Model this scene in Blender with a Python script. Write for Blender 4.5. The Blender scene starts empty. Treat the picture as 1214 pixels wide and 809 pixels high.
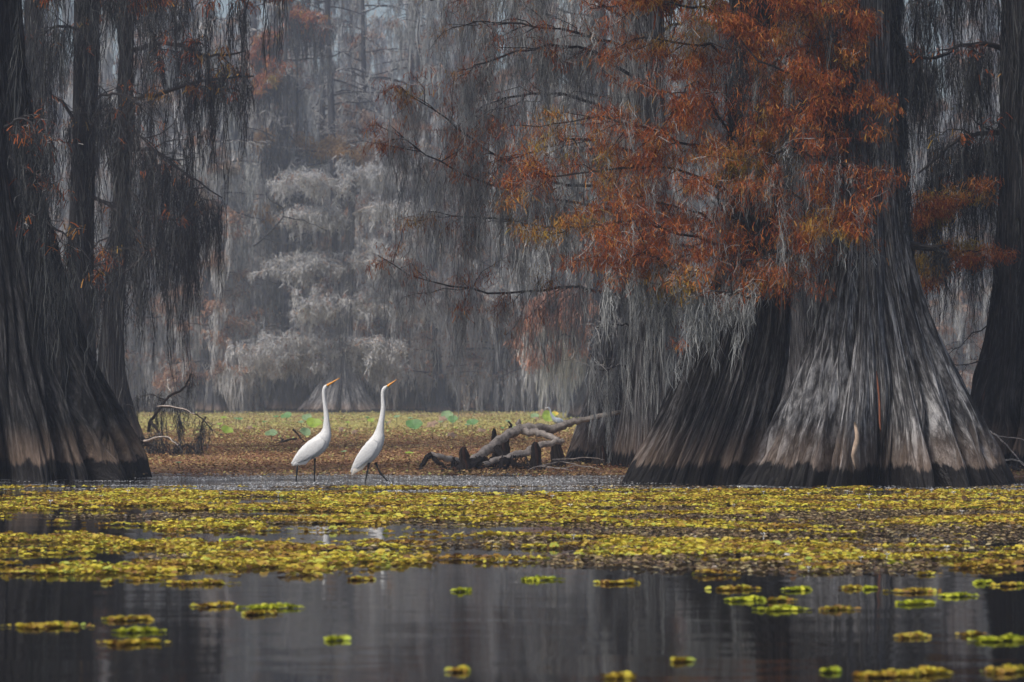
import bpy, math
import numpy as np
R = math.radians
C = bpy.context.scene.collection
sc = bpy.context.scene
F, CX, HY, H = 3500.0, 607.0, 466.0, 0.74      # focal length in photo pixels, centre column, horizon row, eye height (m)
rng = np.random.default_rng(11)

def P(px, py, d):
    return np.array([(px-CX)/F*d, d, H+(HY-py)/F*d])
def ground_d(py): return F*H/(py-HY)

# ------------------------------------------------------------------ mesh collecting
class Geo:
    def __init__(s): s.v=[]; s.q=[]; s.uv=[]; s.n=0; s.has_uv=False
    def add(s, v, q, uv=None):
        v=np.asarray(v,float).reshape(-1,3); q=np.asarray(q,int).reshape(-1,4)
        s.v.append(v); s.q.append(q+s.n); s.n+=len(v)
        if uv is None: uv=np.zeros((len(v),2))
        else: s.has_uv=True
        s.uv.append(np.asarray(uv,float))
    def build(s, name, mat, parent=None, loc=(0,0,0), smooth=False):
        v=np.concatenate(s.v)-np.asarray(loc,float); q=np.concatenate(s.q)
        me=bpy.data.meshes.new(name)
        me.vertices.add(len(v)); me.vertices.foreach_set('co', v.astype(np.float32).ravel())
        me.loops.add(len(q)*4); me.loops.foreach_set('vertex_index', q.astype(np.int32).ravel())
        me.polygons.add(len(q)); me.polygons.foreach_set('loop_start', np.arange(0,len(q)*4,4,dtype=np.int32))
        me.update(calc_edges=True)
        if s.has_uv:
            uv=np.concatenate(s.uv)[q.ravel()]
            l=me.uv_layers.new(name='UVMap'); l.data.foreach_set('uv', uv.astype(np.float32).ravel())
        me.polygons.foreach_set('use_smooth', np.full(len(q), smooth))
        me.materials.append(mat)
        me.update()
        o=bpy.data.objects.new(name, me); C.objects.link(o)
        if parent is not None: o.parent=parent
        else: o.location=loc
        return o

def tag(o, label=None, cat=None, group=None, kind=None):
    if label: o['label']=label
    if cat: o['category']=cat
    if group: o['group']=group
    if kind: o['kind']=kind
    return o
def thing(name, loc, label, cat, group=None):
    o=bpy.data.objects.new(name, None); C.objects.link(o); o.location=tuple(loc); o.empty_display_size=.1
    return tag(o, label, cat, group)
def copy_tree(o, parent=None):
    c=o.copy(); C.objects.link(c); c.parent=parent
    for ch in list(o.children): copy_tree(ch, c)
    return c

def catmull(pts, n):
    pts=np.asarray(pts,float); m=len(pts)
    if m<3:
        t=np.linspace(0,1,n)[:,None]; return pts[0]*(1-t)+pts[-1]*t
    P0=np.vstack([2*pts[0]-pts[1], pts, 2*pts[-1]-pts[-2]])
    t=np.linspace(0,m-1-1e-6,n); i=t.astype(int); f=(t-i)[:,None]
    a,b,c,d=P0[i],P0[i+1],P0[i+2],P0[i+3]
    return .5*((2*b)+(-a+c)*f+(2*a-5*b+4*c-d)*f**2+(-a+3*b-3*c+d)*f**3)

def tube(g, pts, rad, k=6, knob=0, squash=None, cap=True):
    """tube along pts (n,3) with radius per point; squash = sideways factor (x of ring frame)"""
    pts=np.asarray(pts,float); n=len(pts); rad=np.broadcast_to(np.asarray(rad,float),(n,))
    T=np.gradient(pts,axis=0); T/=np.linalg.norm(T,axis=1)[:,None]+1e-9
    up=np.array([0,0,1.]) if abs(T[:,2]).mean()<.8 else np.array([0,1.,0])
    A=np.cross(T,up); A/=np.linalg.norm(A,axis=1)[:,None]+1e-9
    B=np.cross(A,T)
    th=np.linspace(0,2*np.pi,k,endpoint=False)
    rr=rad[:,None]*np.ones((1,k))
    if knob: rr=rr*(1+rng.normal(0,knob,(n,k)))
    sa=1 if squash is None else np.broadcast_to(squash,(n,))[:,None,None]
    V=pts[:,None,:]+rr[:,:,None]*(np.cos(th)[None,:,None]*A[:,None,:]*sa+np.sin(th)[None,:,None]*B[:,None,:])
    V=V.reshape(-1,3)
    i=np.arange(n-1)[:,None]*k; j=np.arange(k)[None,:]; j2=(j+1)%k
    q=np.stack([i+j,i+j2,i+k+j2,i+k+j],-1).reshape(-1,4)
    L=np.concatenate([[0],np.cumsum(np.linalg.norm(np.diff(pts,axis=0),axis=1))])
    uv=np.stack([np.tile(th/(2*np.pi)*rad.mean()*6.3,n), np.repeat(L,k)],-1)
    if cap and k>=4:
        h=k//2
        qs=[]
        for base in (0,(n-1)*k):
            for a in range(h-1):
                qs.append([base+a, base+a+1, base+(k-2-a), base+(k-1-a)])
        q=np.vstack([q,qs])
    g.add(V,q,uv)

def ribbons(g, pts, w, taper=True):
    """pts (N,M,3) ribbons of half width w (N,) facing random ways"""
    N,M,_=pts.shape
    a=rng.uniform(0,2*np.pi,N); side=np.stack([np.cos(a),np.sin(a),rng.normal(0,.15,N)],-1)
    prof=np.ones(M)
    if taper: prof=np.sin(np.linspace(.35,np.pi-.12,M))
    off=side[:,None,:]*(np.asarray(w)[:,None]*prof[None,:])[:,:,None]
    V=np.stack([pts-off,pts+off],2).reshape(-1,3)
    b=np.arange(N)[:,None]*M*2; j=np.arange(M-1)[None,:]*2
    s=b+j
    g.add(V, np.stack([s,s+1,s+3,s+2],-1).reshape(-1,4))

def streamers(g, roots, length, rad=.03, per=12, w=.0025, seg=5, jit=.012, clump=.35):
    roots=np.asarray(roots,float); N=len(roots)
    if N==0: return
    length=np.broadcast_to(length,(N,))*np.clip(rng.lognormal(-.2,.5,N),.3,2.2)
    rad=np.broadcast_to(rad,(N,))*rng.uniform(.6,1.4,N)
    ph=rng.uniform(0,6.3,(N,2)); sw=rng.normal(0,.03,(N,2))*length[:,None]
    idx=np.repeat(np.arange(N),per); K=len(idx)
    t0=rng.uniform(0,.72,K)**1.2; t1=np.minimum(1,t0+rng.uniform(.2,clump+.15,K))
    t=t0[:,None]+(t1-t0)[:,None]*np.linspace(0,1,seg+1)[None,:]
    L=length[idx][:,None]
    a=rng.uniform(0,6.3,K); rr=rad[idx]*np.sqrt(rng.uniform(0,1,K))
    env=np.sin(np.clip(t*1.1+.25,0,1.0)*np.pi*.9)**.7+.12
    lump=.65+.5*np.sin(t*9+ph[idx][:,:1]*3)
    wob=rng.normal(0,1,(K,seg+1,3))*jit; wob=np.cumsum(wob,1)*.75
    X=roots[idx][:,None,0]+np.cos(a)[:,None]*rr[:,None]*env*lump+sw[idx][:,:1]*np.sin(t*3+ph[idx][:,:1])
    Y=roots[idx][:,None,1]+np.sin(a)[:,None]*rr[:,None]*env*lump+sw[idx][:,1:]*np.sin(t*3+ph[idx][:,1:])
    Z=roots[idx][:,None,2]-L*t
    ribbons(g, np.stack([X,Y,Z],-1)+wob, w*rng.uniform(.5,1.3,K))

def scatter(g, tmpl, quads, pos, scale, yaw, tilt, flat=None):
    """many copies of a small template in one object"""
    N=len(pos); t=np.asarray(tmpl,float)
    cy,sy=np.cos(yaw),np.sin(yaw); ct,st=np.cos(tilt),np.sin(tilt)
    x=t[None,:,0]*scale[:,None]; y=t[None,:,1]*scale[:,None]; z=t[None,:,2]*scale[:,None]
    y2=y*ct[:,None]-z*st[:,None]; z2=y*st[:,None]+z*ct[:,None]
    X=x*cy[:,None]-y2*sy[:,None]; Y=x*sy[:,None]+y2*cy[:,None]
    V=np.stack([X,Y,z2],-1)+pos[:,None,:]
    q=(np.arange(N)[:,None,None]*len(t)+np.asarray(quads)[None]).reshape(-1,4)
    g.add(V.reshape(-1,3), q)
LEAF=[(-1,0,0),(-.45,.62,.22),(.45,.66,.22),(1,0,.05),(.45,-.66,.22),(-.45,-.62,.22)]
LEAFQ=[(0,3,2,1),(0,5,4,3)]

# periodic value noise
def vnoise(u, v, pu, seed):
    r=np.random.default_rng(seed); T=r.uniform(-1,1,(pu,512))
    ui=np.floor(u).astype(int); vi=np.floor(v).astype(int); fu=u-ui; fv=v-vi
    fu=fu*fu*(3-2*fu); fv=fv*fv*(3-2*fv)
    a=T[ui%pu,vi%512]; b=T[(ui+1)%pu,vi%512]; c=T[ui%pu,(vi+1)%512]; d=T[(ui+1)%pu,(vi+1)%512]
    return (a*(1-fu)+b*fu)*(1-fv)+(c*(1-fu)+d*fu)*fv
def fbm(x,y,s,seed,octs=4):
    o=0; a=1; t=0
    for k in range(octs):
        o=o+a*vnoise(x*s+37*k,y*s+91*k,512,seed+k); t+=a; a*=.55; s*=2.03
    return o/t

def trunk(g, zs, cx, cy, rad, nth=480, nz=240, K1=11, K2=27, fine=90, a1=.13, a2=.05, a3=.02, seed=1, a0=.24, flare=None, dens=1.4, yscale=1.0):
    """fluted cypress trunk; zs, cx, cy, rad are the profile"""
    zz=zs[0]+(zs[-1]-zs[0])*np.linspace(0,1,nz)**dens
    Rr=np.interp(zz,zs,rad); X0=np.interp(zz,zs,cx); Y0=np.interp(zz,zs,cy)
    # soften the profile's corners
    ker=np.hanning(max(5,nz//14)|1); ker/=ker.sum(); h=len(ker)//2
    def sm(a): return np.convolve(np.pad(a,h,mode='reflect',reflect_type='odd'),ker,'valid')
    Rr,X0,Y0=sm(Rr),sm(X0),sm(Y0)
    th=np.linspace(0,2*np.pi,nth,endpoint=False)
    TH,Z=np.meshgrid(th,zz)
    r=np.random.default_rng(seed); p=r.uniform(0,6.3,8)
    base=np.exp(-np.maximum(Z,0)/(.9 if flare is None else flare))
    W=TH+.16*np.sin(TH*2+p[0])+.11*np.sin(3*TH+p[1])+.05*np.sin(5*TH+p[2])+.055*vnoise(TH/6.2832*18,Z*1.5,18,seed+60)+.06*np.sin(Z*1.3+p[3]+2*np.sin(TH+p[4]))*1.0
    L1=np.abs(np.sin(K1*W/2))**.9
    aL=.75+.75*vnoise(TH/6.2832*9,Z*.5,9,seed+61)
    W2=TH+.07*np.sin(4*TH+p[5])+.03*np.sin(7*TH+p[6])+.035*np.sin(Z*3.1+p[7]+3*np.sin(2*TH))+.03*vnoise(TH/6.2832*40,Z*1.6,40,seed+50)
    L2=np.abs(np.sin(K2*W2/2))**.75
    amp2=.7+.6*vnoise(TH/6.2832*16,Z*.9,16,seed+51)
    u=TH/6.2832
    f1=1-np.abs(vnoise(u*fine+.9*vnoise(u*fine/3,Z*2.3,fine//3,seed+3),Z*1.1,fine,seed+4))*2
    f2=1-np.abs(vnoise(u*fine*2+.8*vnoise(u*fine/2,Z*4,fine//2,seed+13),Z*2.6,fine*2,seed+5))*2
    K0=max(5,K1//3); W0=TH+.25*np.sin(TH*2+p[1])+.15*np.sin(3*TH+p[3])+.08*vnoise(u*12,Z*1.1,12,seed+70)
    L0=np.abs(np.sin(K0*W0/2))**.45-.93
    knob=vnoise(u*34,Z*3.2,34,seed+71)+.6*vnoise(u*70,Z*7,70,seed+72)
    low=vnoise(u*5,Z*.5,5,seed+6)
    Rd=Rr[:,None]*(1+(a1*(.3+1.1*base))*aL*(L1-.88)*2.3+a2*(.5+.9*base)*amp2*(L2-.7)*2.2+.05*low+a0*(.35+.9*base)*L0*(.75+.5*low)+.011*knob+a3*f1*1.1+a3*.8*f2)
    # feet bulge unevenly at the water
    X=X0[:,None]+Rd*np.cos(TH); Y=Y0[:,None]+yscale*Rd*np.sin(TH)
    V=np.stack([X,Y,Z],-1).reshape(-1,3)
    i=np.arange(nz-1)[:,None]*nth; j=np.arange(nth)[None,:]; j2=(j+1)%nth
    q=np.stack([i+j,i+j2,i+nth+j2,i+nth+j],-1).reshape(-1,4)
    uv=np.stack([TH.ravel()*.5, Z.ravel()],-1)   # seam falls on the side away from the bird channel
    g.add(V,q,uv)
    return lambda z,a: np.array([np.interp(z,zz,X0)+np.interp(z,zz,Rr)*math.cos(a), np.interp(z,zz,Y0)+np.interp(z,zz,Rr)*math.sin(a), z])

# ------------------------------------------------------------------ materials
def mat(name):
    m=bpy.data.materials.new(name); m.use_nodes=True; nt=m.node_tree; nt.nodes.clear()
    out=nt.nodes.new('ShaderNodeOutputMaterial'); b=nt.nodes.new('ShaderNodeBsdfPrincipled')
    nt.links.new(b.outputs[0],out.inputs[0]); return m,nt,b,out
def N(nt,t,**k):
    n=nt.nodes.new(t)
    for a,v in k.items(): setattr(n,a,v)
    return n
def ramp(nt, stops, fac=None, interp='LINEAR'):
    r=N(nt,'ShaderNodeValToRGB'); r.color_ramp.interpolation=interp
    e=r.color_ramp.elements
    while len(e)<len(stops): e.new(.5)
    for i,(p,c) in enumerate(stops):
        e[i].position=p; e[i].color=(*c,1) if len(c)==3 else c
    if fac is not None: nt.links.new(fac,r.inputs[0])
    return r
def noise(nt, vec=None, scale=5, detail=4, rough=.55, dist=0):
    n=N(nt,'ShaderNodeTexNoise'); n.inputs['Scale'].default_value=scale; n.inputs['Detail'].default_value=detail
    n.inputs['Roughness'].default_value=rough; n.inputs['Distortion'].default_value=dist
    if vec is not None: nt.links.new(vec,n.inputs['Vector'])
    return n
def mapping(nt, vec, s=(1,1,1), loc=(0,0,0)):
    m=N(nt,'ShaderNodeMapping'); m.inputs['Scale'].default_value=s; m.inputs['Location'].default_value=loc
    nt.links.new(vec,m.inputs[0]); return m.outputs[0]
def mix(nt, fac, a, b, mode='MIX'):
    m=N(nt,'ShaderNodeMix',data_type='RGBA',blend_type=mode)
    for s,v in ((m.inputs[0],fac),(m.inputs[6],a),(m.inputs[7],b)):
        if hasattr(v,'is_linked') or isinstance(v,bpy.types.NodeSocket): nt.links.new(v,s)
        elif isinstance(v,(int,float)): s.default_value=v
        else: s.default_value=(*v,1)
    return m.outputs[2]
def math_(nt, op, a, b=None, clamp=False):
    m=N(nt,'ShaderNodeMath',operation=op,use_clamp=clamp)
    for s,v in zip(m.inputs,(a,b)):
        if v is None: continue
        if isinstance(v,bpy.types.NodeSocket): nt.links.new(v,s)
        else: s.default_value=v
    return m.outputs[0]

def bark_mat(name, lo, mid, hi, waterline=True, fine=1.0, bump=.9):
    m,nt,b,out=mat(name)
    tc=N(nt,'ShaderNodeTexCoord'); uv=tc.outputs['UV']
    n1=noise(nt, mapping(nt,uv,(46*fine,2.0,1)), 1, 8, .7, .6)
    n2=noise(nt, mapping(nt,uv,(140*fine,9,1)), 1, 6, .7)
    n3=noise(nt, tc.outputs['Object'], 1.7, 3)
    f=math_(nt,'ADD',math_(nt,'MULTIPLY',n1.outputs[0],.6),math_(nt,'MULTIPLY',n2.outputs[0],.4))
    col=ramp(nt,[(.42,lo),(.5,mid),(.585,hi)],f).outputs[0]
    cr=noise(nt, mapping(nt,uv,(70*fine,1.8,1),(2,7,0)), 1, 6, .65, .5)
    col=mix(nt, ramp(nt,[(.40,(.85,.85,.85)),(.50,(0,0,0))],cr.outputs[0]).outputs[0], col, lo)
    f=math_(nt,'ADD',f,math_(nt,'MULTIPLY',ramp(nt,[(.38,(0,0,0)),(.5,(1,1,1))],cr.outputs[0]).outputs[0],.35))
    col=mix(nt, ramp(nt,[(.35,(0,0,0)),(.65,(.5,.5,.5))],n3.outputs[0]).outputs[0], col, mix(nt,1.0,col,(.62,.6,.6),'MULTIPLY'))
    # rusty inner bark streaks
    n4=noise(nt, mapping(nt,uv,(14,.9,1),(5,3,0)), 1, 3)
    col=mix(nt, ramp(nt,[(.68,(0,0,0)),(.74,(.55,.55,.55))],n4.outputs[0]).outputs[0], col, (.16,.055,.025))
    if waterline:
        sp=N(nt,'ShaderNodeSeparateXYZ'); nt.links.new(tc.outputs['Object'],sp.inputs[0])
        nz=noise(nt, mapping(nt,uv,(14,.6,1)), 1, 7, .8)
        z=math_(nt,'ADD',sp.outputs[2],math_(nt,'MULTIPLY',math_(nt,'SUBTRACT',nz.outputs[0],.5),.45))
        tan=ramp(nt,[(.18,(1,1,1)),(.5,(0,0,0))],z).outputs[0]
        col=mix(nt, math_(nt,'MULTIPLY',tan,.62), col, mix(nt,n2.outputs[0],(.05,.03,.022),(.42,.30,.22)))
        wet=ramp(nt,[(.15,(1,1,1)),(.175,(0,0,0))],z).outputs[0]
        col=mix(nt, wet, col, (.012,.010,.010))
        nt.links.new(math_(nt,'SUBTRACT',.9,math_(nt,'MULTIPLY',wet,.5)),b.inputs['Roughness'])
    else: b.inputs['Roughness'].default_value=.9
    b.inputs['Specular IOR Level'].default_value=.25
    nt.links.new(col,b.inputs['Base Color'])
    bp=N(nt,'ShaderNodeBump'); bp.inputs['Strength'].default_value=bump; bp.inputs['Distance'].default_value=.05
    nt.links.new(f,bp.inputs['Height']); nt.links.new(bp.outputs[0],b.inputs['Normal'])
    return m

def island_mat(name, stops, rough=.7, trans=.25, patch=None, patch_scale=1.0, spec=.3, lim=(.47,.6)):
    """colour differs from piece to piece; optional larger patches of another colour"""
    m,nt,b,out=mat(name)
    g=N(nt,'ShaderNodeNewGeometry')
    col=ramp(nt,stops,g.outputs['Random Per Island']).outputs[0]
    if patch:
        tc=N(nt,'ShaderNodeTexCoord')
        n=noise(nt,tc.outputs['Object'],patch_scale,3)
        k=ramp(nt,[(lim[0],(0,0,0)),(lim[1],(1,1,1))],n.outputs[0]).outputs[0]
        col=mix(nt,k,col,ramp(nt,patch,g.outputs['Random Per Island']).outputs[0])
    nt.links.new(col,b.inputs['Base Color']); b.inputs['Roughness'].default_value=rough
    b.inputs['Specular IOR Level'].default_value=spec
    if trans:
        t=N(nt,'ShaderNodeBsdfTranslucent'); nt.links.new(col,t.inputs[0])
        mx=N(nt,'ShaderNodeMixShader'); mx.inputs[0].default_value=trans
        nt.links.new(b.outputs[0],mx.inputs[1]); nt.links.new(t.outputs[0],mx.inputs[2]); nt.links.new(mx.outputs[0],out.inputs[0])
    return m

M={}
M['bark']=bark_mat('weathered_cypress_bark',(.030,.028,.029),(.17,.167,.17),(.55,.54,.54))
M['bark_mid']=bark_mat('brown_grey_cypress_bark',(.018,.016,.016),(.09,.084,.082),(.30,.285,.28))
M['bark_shaded']=bark_mat('shaded_cypress_bark',(.006,.006,.007),(.026,.025,.026),(.10,.096,.096))  # same bark darkened in its colour for the shade under near crowns
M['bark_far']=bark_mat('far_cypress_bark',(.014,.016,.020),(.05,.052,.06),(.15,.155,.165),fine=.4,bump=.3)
M['limb']=bark_mat('limb_bark',(.02,.018,.018),(.06,.055,.055),(.16,.15,.15),False)
M['darkroot']=bark_mat('rotten_root_wood',(.014,.011,.010),(.05,.038,.032),(.13,.10,.085),False,2)
M['moss_far']=island_mat('spanish_moss_far',[(0,(.24,.25,.26)),(.5,(.52,.53,.54)),(1,(.76,.76,.76))],.95,.35,spec=.1)  # far moss brightened in its colour to carry the misty central glow
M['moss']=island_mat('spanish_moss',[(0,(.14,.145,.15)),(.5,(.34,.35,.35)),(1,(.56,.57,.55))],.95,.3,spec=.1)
M['moss_shaded']=island_mat('spanish_moss_shaded',[(0,(.014,.015,.017)),(.6,(.05,.053,.057)),(1,(.15,.155,.15))],.95,.2,spec=.1)  # moss with canopy shade put into its colour
M['moss_pale']=island_mat('spanish_moss_pale',[(0,(.34,.34,.35)),(.5,(.56,.56,.56)),(1,(.76,.75,.73))],.95,.35,spec=.1)  # pale moss, its colour lightened further for the lit, misty centre
rust=[(0,(.08,.02,.008)),(.35,(.27,.055,.015)),(.7,(.44,.115,.024)),(.9,(.56,.20,.04)),(1,(.6,.32,.07))]
gold=[(0,(.14,.08,.012)),(.5,(.36,.23,.03)),(1,(.5,.38,.06))]
M['rust']=island_mat('rusty_cypress_needles',rust,.7,.3,gold,1.3,lim=(.54,.66))
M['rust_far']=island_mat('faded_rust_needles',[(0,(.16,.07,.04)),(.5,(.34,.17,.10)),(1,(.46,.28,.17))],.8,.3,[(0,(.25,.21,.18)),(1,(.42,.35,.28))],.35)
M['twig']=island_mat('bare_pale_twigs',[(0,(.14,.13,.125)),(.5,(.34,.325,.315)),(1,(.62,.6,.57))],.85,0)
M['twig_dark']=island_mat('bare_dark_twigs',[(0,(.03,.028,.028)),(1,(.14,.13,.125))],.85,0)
M['gold_float']=island_mat('yellow_floating_fern',[(0,(.12,.06,.025)),(.22,(.36,.20,.03)),(.4,(.60,.46,.04)),(.6,(.68,.56,.05)),(.85,(.56,.53,.07)),(1,(.34,.42,.07))],.55,.2,
                           [(0,(.14,.065,.025)),(.5,(.36,.2,.03)),(1,(.55,.42,.05))],2.2)
M['green_float']=island_mat('lime_floating_fern',[(0,(.26,.26,.02)),(.35,(.46,.50,.03)),(.7,(.64,.62,.04)),(1,(.34,.46,.05))],.55,.2)
M['brown_float']=island_mat('brown_floating_fern',[(0,(.11,.07,.035)),(.4,(.31,.18,.085)),(.75,(.44,.28,.13)),(.9,(.48,.36,.13)),(1,(.46,.48,.16))],.7,.15,
                            [(0,(.16,.07,.035)),(.7,(.33,.15,.08)),(1,(.5,.36,.14))],.9)
M['debris']=island_mat('wet_plant_litter',[(0,(.04,.03,.02)),(.5,(.16,.10,.055)),(.85,(.33,.24,.10)),(1,(.5,.42,.22))],.35,.1,spec=.5)
M['silver']=island_mat('wet_litter_and_glitter',[(0,(.20,.20,.20)),(.4,(.52,.53,.54)),(1,(.85,.85,.85))],.3,.1,spec=.6)  # litter bits toned bright so they also paint sky glints on the water
def flat_mat(name,col,rough=.6,var=.25,scale=20,bump=0,trans=0):
    m,nt,b,out=mat(name); tc=N(nt,'ShaderNodeTexCoord'); n=noise(nt,tc.outputs['Object'],scale,4)
    dark=tuple(c*(1-var) for c in col); hi=tuple(min(1,c*(1+var)) for c in col)
    c=ramp(nt,[(.3,dark),(.7,hi)],n.outputs[0]).outputs[0]
    nt.links.new(c,b.inputs['Base Color']); b.inputs['Roughness'].default_value=rough
    if bump:
        bp=N(nt,'ShaderNodeBump'); bp.inputs['Strength'].default_value=bump; bp.inputs['Distance'].default_value=.01
        nt.links.new(n.outputs[0],bp.inputs['Height']); nt.links.new(bp.outputs[0],b.inputs['Normal'])
    if trans:
        t=N(nt,'ShaderNodeBsdfTranslucent'); nt.links.new(c,t.inputs[0])
        mx=N(nt,'ShaderNodeMixShader'); mx.inputs[0].default_value=trans
        nt.links.new(b.outputs[0],mx.inputs[1]); nt.links.new(t.outputs[0],mx.inputs[2]); nt.links.new(mx.outputs[0],out.inputs[0])
    return m
M['deadwood']=flat_mat('bleached_deadwood',(.40,.345,.30),.85,.5,22,.7)
M['white_feather']=flat_mat('white_feathers',(.86,.85,.83),.75,.07,80,.6,.12)
M['buff_feather']=flat_mat('stained_feathers',(.80,.72,.62),.75,.08,60,.25)
M['leg']=flat_mat('black_legs',(.02,.02,.02),.45,.3)
M['bill']=flat_mat('orange_bill',(.80,.33,.03),.4,.1)
M['lore']=flat_mat('yellow_lore',(.45,.42,.08),.5,.1)
M['eye']=flat_mat('eye_black',(.01,.01,.01),.2,.1)
M['grey_feather']=flat_mat('slate_feathers',(.34,.38,.43),.7,.15,60)
M['pale_feather']=flat_mat('pale_grey_feathers',(.62,.62,.60),.7,.1,60)
M['lotus_green']=flat_mat('lotus_green',(.14,.28,.09),.6,.3,9,.1,.25)
M['lotus_lime']=flat_mat('lotus_lime',(.32,.44,.05),.6,.3,9,.1,.25)
M['lotus_teal']=flat_mat('lotus_teal',(.24,.36,.17),.6,.25,9,.1,.25)
M['lotus_yellow']=flat_mat('lotus_yellow',(.72,.52,.05),.6,.25,9,.1,.25)
M['lotus_dead']=flat_mat('lotus_dead',(.26,.17,.11),.8,.4,12,.3)
M['lotus_stem']=flat_mat('lotus_stem',(.13,.11,.06),.7,.3)
M['petal']=flat_mat('white_petals',(.85,.85,.83),.6,.05)
M['scar']=flat_mat('bare_inner_wood',(.42,.31,.23),.8,.45,14,.4)
M['rustscar']=flat_mat('rust_inner_bark',(.20,.07,.035),.8,.45,14,.4)

# water
m,nt,b,out=mat('swamp_water'); M['water']=m
tc=N(nt,'ShaderNodeTexCoord'); ob=tc.outputs['Object']
b.inputs['Base Color'].default_value=(.012,.011,.010,1); b.inputs['Roughness'].default_value=.045; b.inputs['IOR'].default_value=1.26
sp=N(nt,'ShaderNodeSeparateXYZ'); nt.links.new(ob,sp.inputs[0])
n1=noise(nt,mapping(nt,ob,(1.6,2.6,1)),1,3,.5); n2=noise(nt,mapping(nt,ob,(16,26,1)),1,4,.6)
# livelier ripples where the birds wade and water moves over the shallow bar
band=ramp(nt,[(.0,(0,0,0)),(.25,(1,1,1)),(.7,(1,1,1)),(1,(0,0,0))],math_(nt,'DIVIDE',math_(nt,'SUBTRACT',sp.outputs[1],21.5),5.5,True)).outputs[0]
hh=math_(nt,'ADD',math_(nt,'MULTIPLY',n1.outputs[0],.035),math_(nt,'MULTIPLY',n2.outputs[0],math_(nt,'ADD',.0015,math_(nt,'MULTIPLY',band,.035))))
bp=N(nt,'ShaderNodeBump'); bp.inputs['Strength'].default_value=1; bp.inputs['Distance'].default_value=.08
nt.links.new(hh,bp.inputs['Height']); nt.links.new(bp.outputs[0],b.inputs['Normal'])

# floating mat sheet
m,nt,b,out=mat('matted_plants'); M['mat']=m
tc=N(nt,'ShaderNodeTexCoord'); ob=tc.outputs['Object']
n1=noise(nt,ob,9,6,.7); n2=noise(nt,mapping(nt,ob,(.5,.25,1)),1,4,.6); n3=noise(nt,ob,45,3,.6)
brown=ramp(nt,[(.3,(.10,.06,.035)),(.48,(.25,.13,.07)),(.62,(.37,.21,.10)),(.8,(.5,.36,.16))],n1.outputs[0]).outputs[0]
green=ramp(nt,[(.3,(.14,.10,.035)),(.48,(.34,.28,.08)),(.65,(.50,.43,.12)),(.8,(.52,.50,.22))],n1.outputs[0]).outputs[0]
sp=N(nt,'ShaderNodeSeparateXYZ'); nt.links.new(ob,sp.inputs[0])
yy=math_(nt,'ADD',math_(nt,'DIVIDE',sp.outputs[1],130),math_(nt,'MULTIPLY',math_(nt,'SUBTRACT',n2.outputs[0],.5),.22))
far=ramp(nt,[(.30,(0,0,0)),(.42,(1,1,1)),(.68,(1,1,1)),(.80,(.25,.25,.25))],yy).outputs[0]
col=mix(nt,far,brown,green)
nt.links.new(col,b.inputs['Base Color']); b.inputs['Roughness'].default_value=.8; b.inputs['Specular IOR Level'].default_value=.2
bp=N(nt,'ShaderNodeBump'); bp.inputs['Strength'].default_value=.8; bp.inputs['Distance'].default_value=.03
nt.links.new(math_(nt,'ADD',n1.outputs[0],math_(nt,'MULTIPLY',n3.outputs[0],.5)),bp.inputs['Height']); nt.links.new(bp.outputs[0],b.inputs['Normal'])
M['soil']=flat_mat('dark_forest_soil',(.045,.036,.028),.95,.4,2,.4)

# ------------------------------------------------------------------ setting
def grid(g,x0,x1,y0,y1,nx,ny,zf,py=1.0):
    xs=np.linspace(x0,x1,nx); ys=y0+(y1-y0)*np.linspace(0,1,ny)**py
    X,Y=np.meshgrid(xs,ys); Z=zf(X,Y)
    i=np.arange(ny-1)[:,None]*nx+np.arange(nx-1)[None,:]
    g.add(np.stack([X,Y,Z],-1).reshape(-1,3), np.stack([i,i+1,i+nx+1,i+nx],-1).reshape(-1,4))
g=Geo(); grid(g,-900,900,-600,1500,2,2,lambda X,Y:X*0)
tag(g.build('water',M['water']),kind='structure')
g=Geo(); grid(g,-900,900,112,1500,120,160,lambda X,Y:.02+np.clip((Y-113)/4,0,1)*(.12+.12*fbm(X,Y,.3,5))-.3*(Y<112.5),2.0)
tag(g.build('forest_floor',M['soil'],smooth=True),kind='structure')
# mat of floating plants: ragged near edge
def matz(X,Y):
    edge=26.0+1.1*fbm(X,Y*0,.6,21)+.5*fbm(X,Y,2.3,25)-np.clip((X-.5)*.5,0,1.2)
    e=(Y-edge)/1.3
    hole=fbm(X,Y,1.1,31)
    return .006+.022*fbm(X,Y,4,33)+.012*fbm(X,Y,17,35)+np.where(e<1,(e-1)*.035,0)+np.where(e<3,-.02*np.clip(hole-.1,0,1),0)
g=Geo(); grid(g,-26,26,24.5,116,620,900,matz,1.9)
tag(g.build('floating_plant_mat',M['mat'],smooth=True),'broad brown and yellow mat of floating plants behind the egrets','plants',kind='stuff')

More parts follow.
